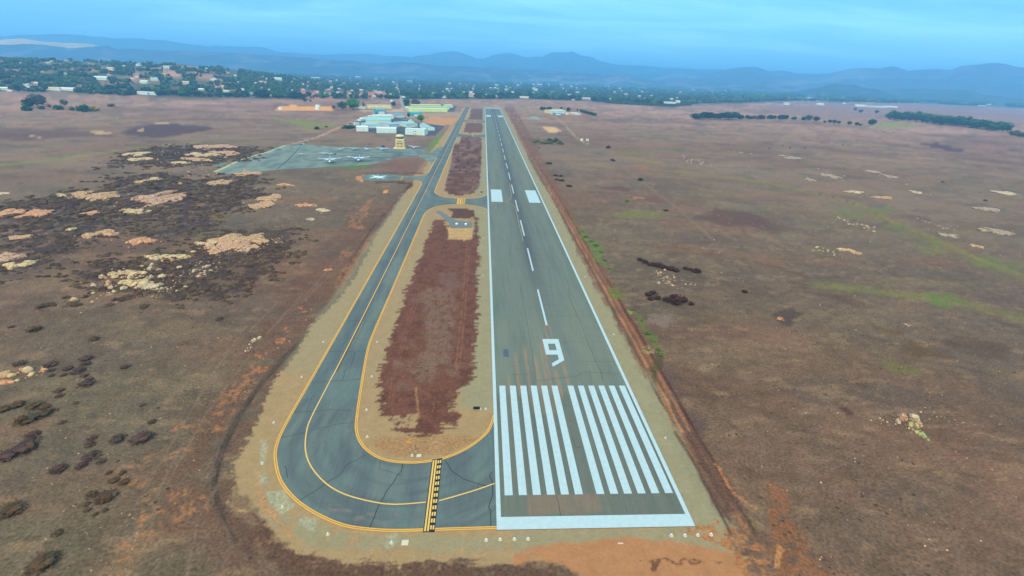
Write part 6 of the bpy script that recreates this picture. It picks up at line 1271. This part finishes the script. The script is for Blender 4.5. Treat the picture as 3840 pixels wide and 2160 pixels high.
for i in range(62):
    x = 2236+(i/62)*300+RNG.random()*5; y = edgeline([(2236,304),(2300,311),(2360,318),(2440,324),(2532,336)], x)-RNG.random()*9-2
    tree(x, y, 14+7*RNG.random(), 'bluish green tree in the dense grove at the right edge, %s row' % ('front' if i % 2 else 'back'), 'dense grove at the right edge', 'blue' if i % 3 else 'mid', 1.5)
for i in range(10):
    tree(2545+i*4+RNG.random()*3, 338+i*.6+RNG.random()*3, 8+4*RNG.random(), 'low olive tree at the right end of the dense grove', 'low trees at the end of the grove', 'olive', 1.5)

# houses of the town
HW = [((236, 236, 230), 'white'), ((238, 224, 196), 'cream'), ((222, 200, 176), 'tan'), ((206, 224, 232), 'pale blue'), ((236, 206, 184), 'peach'), ((226, 236, 206), 'pale green'), ((196, 190, 188), 'grey')]
HR = [((240, 242, 240), 'white'), ((226, 204, 176), 'sand'), ((206, 140, 110), 'terracotta'), ((206, 214, 220), 'light grey'), ((186, 220, 222), 'aqua')]
HPROTO = {}
def house(x, y, wpx, place, group, wi=None, ri=None, long=False):
    wi = int(RNG.random()**1.4*len(HW)) if wi is None else wi; ri = int(RNG.random()*len(HR)) if ri is None else ri
    key = (wi, ri, long)
    if key not in HPROTO:
        w_ = 16.0 if not long else 60.0; d_ = 10.0; h_ = 3.6
        v = MB().loft([[(xx, -d_/2, -3), (xx, d_/2, -3), (xx, d_/2, h_), (xx, 0, h_+2.1), (xx, -d_/2, h_)] for xx in (-w_/2, w_/2)])
        a = v.build('wall', wallmat(HW[wi][0])); b = MB().loft([[(xx, -d_/2-.6, h_-.3), (xx, 0, h_+2.2), (xx, d_/2+.6, h_-.3), (xx, d_/2+.6, h_+.1), (xx, 0, h_+2.6), (xx, -d_/2-.6, h_+.1)] for xx in (-w_/2-.6, w_/2+.6)]).build('roof', roofmat(HR[ri][0]))
        HPROTO[key] = (a.data, b.data)
        for o in (a, b): bpy.data.objects.remove(o)
    p = at(x, y); k = ppm(*p); s = wpx/k/(16.0 if not long else 60.0); s = max(s, .7)
    r = empty('house' if not long else 'long_shed', (p[0], p[1], float(hz(*p))), (RNG.random()-.5)*.8 if not long else (RNG.random()-.5)*.2, '%s house, %s roof, %s' % (HW[wi][1], HR[ri][1], place) if not long else 'long %s shed, %s roof, %s' % (HW[wi][1], HR[ri][1], place), 'house' if not long else 'shed', group, 1)
    r.scale = (s, min(s, 1.6), min(s*1.05, 1.7)) if not long else (s, min(s, 2.5), 1.4)
    for nm, me in zip(('wall', 'roof'), HPROTO[key]): o = bpy.data.objects.new(nm, me); COL.objects.link(o); o.parent = r
    HOUSES.append((x, y, wpx))
HOUSES = []
for x, y, w_, wi, ri, lg, pl in ((255,200,30,0,0,False,'largest on the lower slope of the left hill'),(355,237.5,30,0,3,True,'at the foot of the left hill, left of two'),(378,238.5,28,3,4,True,'at the foot of the left hill, right of two'),(365,210,18,1,0,False,'on the slope above the two long sheds'),(390,202,16,5,4,False,'on the slope, pale roof'),
      (420,171.5,14,3,4,False,'high on the left hill'),(467,211,16,4,1,False,'on the orange slope'),(536,203,11,0,3,False,'on the right shoulder of the hill'),(132,227,34,0,1,True,'by the pale strip at the far left'),(175,228,22,3,0,True,'right of the pale strip at the far left'),(12,226.5,18,0,0,False,'at the left edge of the photo'),(68,217,16,3,3,False,'near the left edge, among trees'),
      (122,160,9,4,1,False,'on the crest of the left hill'),(280,176,16,4,1,False,'below the crest of the left hill'),(350,165,12,0,1,False,'just under the crest'),(507,227,12,5,0,False,'right foot of the hill'),(570,232,13,0,3,False,'right foot of the hill, beyond the lime trees'),(612,227,10,0,0,False,'at the right end of the foot of the hill'),(636,238,16,0,4,False,'where the hill meets the town'),
      (1343,213,7,0,0,False,'brilliant white, left of three in the far town'),(1357,213,13,0,0,False,'brilliant white, middle of three in the far town'),(1381,213,6,0,0,False,'brilliant white, right of three in the far town'),(1016,246,10,0,0,False,'white, beside the road'),(1117,246,12,0,4,False,'front edge of the woods behind the yellow hangars'),
      (1683,260.5,32,0,3,True,'in front of the town on the right'),(1705,258,12,0,0,False,'right end of the long white shed'),(1318,247,22,0,1,True,'among bare soil right of the woods'),(1186,243,16,4,2,False,'by the pinkish yard'),(1475,250,26,6,3,True,'at the front edge of the town'),
      (2164,268,24,0,0,False,'left end of the greenhouse row on the right'),(2200,270,56,0,5-1,True,'middle of the greenhouse row on the right'),(2238,270.5,36,0,0,True,'right end of the greenhouse row on the right'),(2062,264.5,18,0,0,False,'among the trees of the far right field'),(1978,263,12,0,3,False,'left part of the far right field'),(2242,251,9,0,0,False,'beyond the greenhouses'),(2324,253,16,0,0,False,'bright cluster beyond the greenhouses'),(2470,267,22,5,4,True,'near the right edge'),(2482,264,18,0,0,False,'near the right edge, above the pale green shed'),
      (700,201,18,0,0,False,'in the left part of the town, far'),(794,196,22,0,3,True,'far left part of the town'),(900,194,12,3,0,False,'far town, left of the road')):
    house(x, y, w_, pl, 'notable houses of the valley', wi, ri, lg)
ZN = [((20,620),(160,226),20,'on the wooded slope of the left hill',lambda x: 150+max(0,(x-330))*.07, lambda x: 232),
      ((640,1000),(200,246),50,'in the town left of the road',lambda x: 196, lambda x: 244),
      ((1010,1420),(206,246),46,'in the town behind the runway end',lambda x: 202, lambda x: 244),
      ((1420,1900),(212,254),46,'in the town right of the runway end',lambda x: 210, lambda x: 255),
      ((1900,2570),(222,262),40,'in the hazy right part of the valley',lambda x: 222+(x-1900)*.025, lambda x: 262)]
for (xa, xb), _, n_, pl, y0, y1 in ZN:
    for i in range(n_):
        x = xa+(xb-xa)*RNG.random(); f = RNG.random(); y = y0(x)+(y1(x)-y0(x))*f
        dd = 'front' if f > .66 else ('middle' if f > .33 else 'far')
        house(x, y, (4+5*RNG.random()**2)*(.75+.5*f), pl+', %s rows' % dd, 'houses '+pl)
HA_ = np.array(HOUSES)
# individual trees of the town: the nearest row of each stretch, then the wood behind as one mass
def clear(x, y): return not np.any((np.abs(HA_[:, 0]-x) < HA_[:, 2]*.5+1.5) & (y-HA_[:, 1] > -0.5) & (y-HA_[:, 1] < 8))
ROAD_X = lambda y: np.interp(y, [213, 224, 234, 245, 258, 281], [999, 1001.5, 1004, 1007, 1010.5, 1020])
def edge_y(x): return edgeline(EDGE, x)
ORCH = [(c[0][0], c[1][0], c[0][1]-2, c[2][1]+3) for c in [c10(q) for q in ([(440,910),(550,905),(540,985)], [(560,920),(640,915),(640,985)], [(690,905),(770,900),(770,990)], [(830,915),(880,910),(880,985)], [(905,920),(960,915),(960,985)], [(1040,925),(1085,915),(1090,990)], [(1120,930),(1195,920),(1200,1000)], [(1215,925),(1305,920),(1310,995)])]]
def in_orch(x, y): return any(a-1 < x < b+1 and c < y < d for a, b, c, d in ORCH)
SEGS = [(0,330,22,'at the foot of the left hill'),(330,640,34,'at the right foot of the left hill'),(640,1000,40,'in front of the orange orchards'),(1026,1290,44,'in the dark wood behind the yellow hangars'),(1290,1700,44,'at the front edge of the town right of the runway')]
for xa, xb, n_, pl in SEGS:
    for i in range(n_):
        x = xa+(xb-xa)*(i+RNG.random())/n_; y = edge_y(x)-1-RNG.random()*4
        if not clear(x, y) or abs(x-ROAD_X(y)) < 4: continue
        kd = ['dark', 'dark', 'mid', 'blue', 'bright'][int(RNG.random()**1.5*5)]
        tree(x, y, (8+6*RNG.random()) if x > 330 else 8+5*RNG.random(), '%s tree %s' % ({'dark': 'dark', 'mid': 'green', 'blue': 'tall bluish', 'bright': 'bright green'}[kd], pl), 'trees '+pl, kd, 1.25)
for x, y, h, w_, lb in ((664,247,20,1.7,'massive dark oak clump at the town edge, leftmost'),(648,246,16,1.6,'dark oak beside the massive clump'),(744,248,18,1.8,'massive dark tree before the orchards'),(762,251,13,1.5,'dark tree right of the massive tree before the orchards'),(700,248,7,1.6,'low dark tree left of the massive tree'),(767.5,256,7,1.3,'dark low tree standing out in the field'),(781,256.5,5,1.1,'tiny dark tree standing out in the field'),
      (275,228,14,1.4,'dark oak on the tan slope, upper'),(300,238,13,1.2,'dark oak at the end of the tan slope'),(330,232,12,1.3,'dark oak above the pale long sheds'),(240,225,9,1.3,'dark oak left of the tan slope')):
    tree(x, y, h, lb, 'dark oaks at the edge of the field', 'dark', w_)
parts, cols = [], []
NT = 40000; V0, F0 = IC[0]
cols_k = [lin(44, 66, 48), lin(56, 84, 52), lin(50, 70, 56), lin(70, 98, 56), lin(84, 112, 60)]
cnt = 0
for k in range(NT):
    u = RNG.random(); x = -260+3080*u
    e = edge_y(x); top = hor_top = 139.0+x*.0395+4.5
    if x < 640:
        top = 152+max(0, x-330)*.085 if x > 0 else 150; y = e-1-(e-top)*RNG.random()
    else:
        f = RNG.random()**1.25; y = e-1.5-(e-1.5-(top+7+max(0, x-1900)*.006))*f
    if x > 1700:
        yy = edge_y(x)
        if y > yy-2: continue
        if vn(np.array([x/60.]), np.array([y/4.2]), 701)[0] < (.34 if x < 1950 else .40): continue
    elif vn(np.array([x/22.]), np.array([y/3.5]), 702)[0] < (.50 if x < 330 else .60 if x < 600 else .12): continue
    if abs(x-ROAD_X(y)) < 3 or in_orch(x, y) or not clear(x, y): continue
    p = at(x, y); D_ = math.hypot(p[0]-CAM[0], p[1]-CAM[1])
    if D_ > 8600: continue
    fa = min(max((D_-2600)/3000, 0), 1); h = (8+6*RNG.random())*(1+.5*fa); w_ = h*(.8+.5*RNG.random())*.5*(1+1.3*fa); rb = min(max((x-1750)/250, 0), 1); h *= 1+.9*rb; w_ *= 1+1.1*rb; z = float(hz(*p)); c = cols_k[int(RNG.random()**1.3*5)]
    for q in range(4 if D_ < 3500 else 2):
        V = V0*(1+.4*(RNG.random((12, 1))-.5))*(w_*.62, w_*.62, h*.32)+(p[0]+w_*.5*(RNG.random()-.5), p[1]+w_*.5*(RNG.random()-.5), z+h*(.3+.36*RNG.random())); parts.append((V, F0)); cols.append(np.tile(c*(.6+.8*RNG.random()), (12, 1)))
    cnt += 1
V, F = merge(parts); tag(new_obj('woodland', fast_mesh('woodland', V, F, np.clip(np.concatenate(cols), .003, .9)), None, [LEAF]), 'far-off woods and gardens filling the valley among the houses', 'woods', kind='stuff')
print('woodland trees', cnt)
# orchards rows of small bushes and distant hedgerow
for i in range(40):
    x = 1525+i*5.4; y = edge_y(x)+1.2
    tree(x, y, 6+2*RNG.random(), 'small hedgerow tree sloping along the edge of the right plain', 'hedgerow along the right plain', 'mid' if i % 2 else 'olive', 1.3)

# cattle
COWM = mat('black_hide', (0.02, 0.018, 0.018), .8, .1, 2)
def cow(x, y, hd, label):
    p = at(x, y); V, F = rock_arr(1, 1, 1, 3, 2, .02); mb = MB()
    def ring(xp, w_, zb, zt): return [(xp, w_*math.cos(a), (zb+zt)/2+(zt-zb)/2*math.sin(a)) for a in [2*math.pi*i/8 for i in range(8)]]
    mb.loft([ring(*q) for q in ((-1.15,.10,1.0,1.3),(-1.0,.30,.75,1.42),(-.3,.38,.6,1.42),(.5,.36,.62,1.45),(.95,.26,.7,1.5),(1.2,.16,.85,1.45),(1.5,.13,.80,1.2),(1.75,.09,.62,.86))])
    for lx, ly in ((-.85,.2),(-.85,-.2),(.75,.2),(.75,-.2)): mb.tube((lx, ly, .85), (lx+.03, ly, .4), .12, .07); mb.tube((lx+.03, ly, .4), (lx, ly, 0), .07, .06)
    mb.tube((-1.14, 0, 1.3), (-1.28, 0, .6), .03, .03)
    for sg in (-1, 1): mb.tube((1.32, sg*.1, 1.3), (1.30, sg*.28, 1.28), .05, .02)
    o = mb.build('cow', COWM, None, True); o.location = (p[0], p[1], float(hz(*p))); o.rotation_euler = (0, 0, hd); o.scale = (1.25,)*3; tag(o, label, 'cow', 'black cattle grazing in the right field')
for i, (x, y) in enumerate(c30([(1160,1331),(1262,1337)])+c31([(12,48),(150,25),(220,44),(366,47),(750,17),(1750,392),(2185,578)])):
    cow(x, y, RNG.random()*6, 'black cow grazing in the right field, %s' % ['left of the pair below the grove', 'right of the pair below the grove', 'leftmost of the upper line', 'second of the upper line', 'third of the upper line', 'fourth of the upper line', 'rightmost of the upper line', 'alone in the middle of the field', 'alone near the right edge'][i])
# ------------------------------------------------------------ haze
HZ = MB().box(-34000, -9000, -60, 34000, 26000, 740)
hm = bpy.data.materials.new('haze_air'); hm.use_nodes = True; t = hm.node_tree
for n in list(t.nodes):
    if n.type == 'BSDF_PRINCIPLED': t.nodes.remove(n)
pv = N(t, 'ShaderNodeVolumePrincipled'); pv.inputs['Color'].default_value = (0.36, 0.73, 1.0, 1); pv.inputs['Density'].default_value = 0.00014
pv.inputs['Anisotropy'].default_value = 0.35
L(t, pv.outputs[0], t.nodes['Material Output'].inputs['Volume'])
haze = tag(HZ.build('haze', hm), 'pale blue haze in the air over the valley', 'haze', kind='stuff')
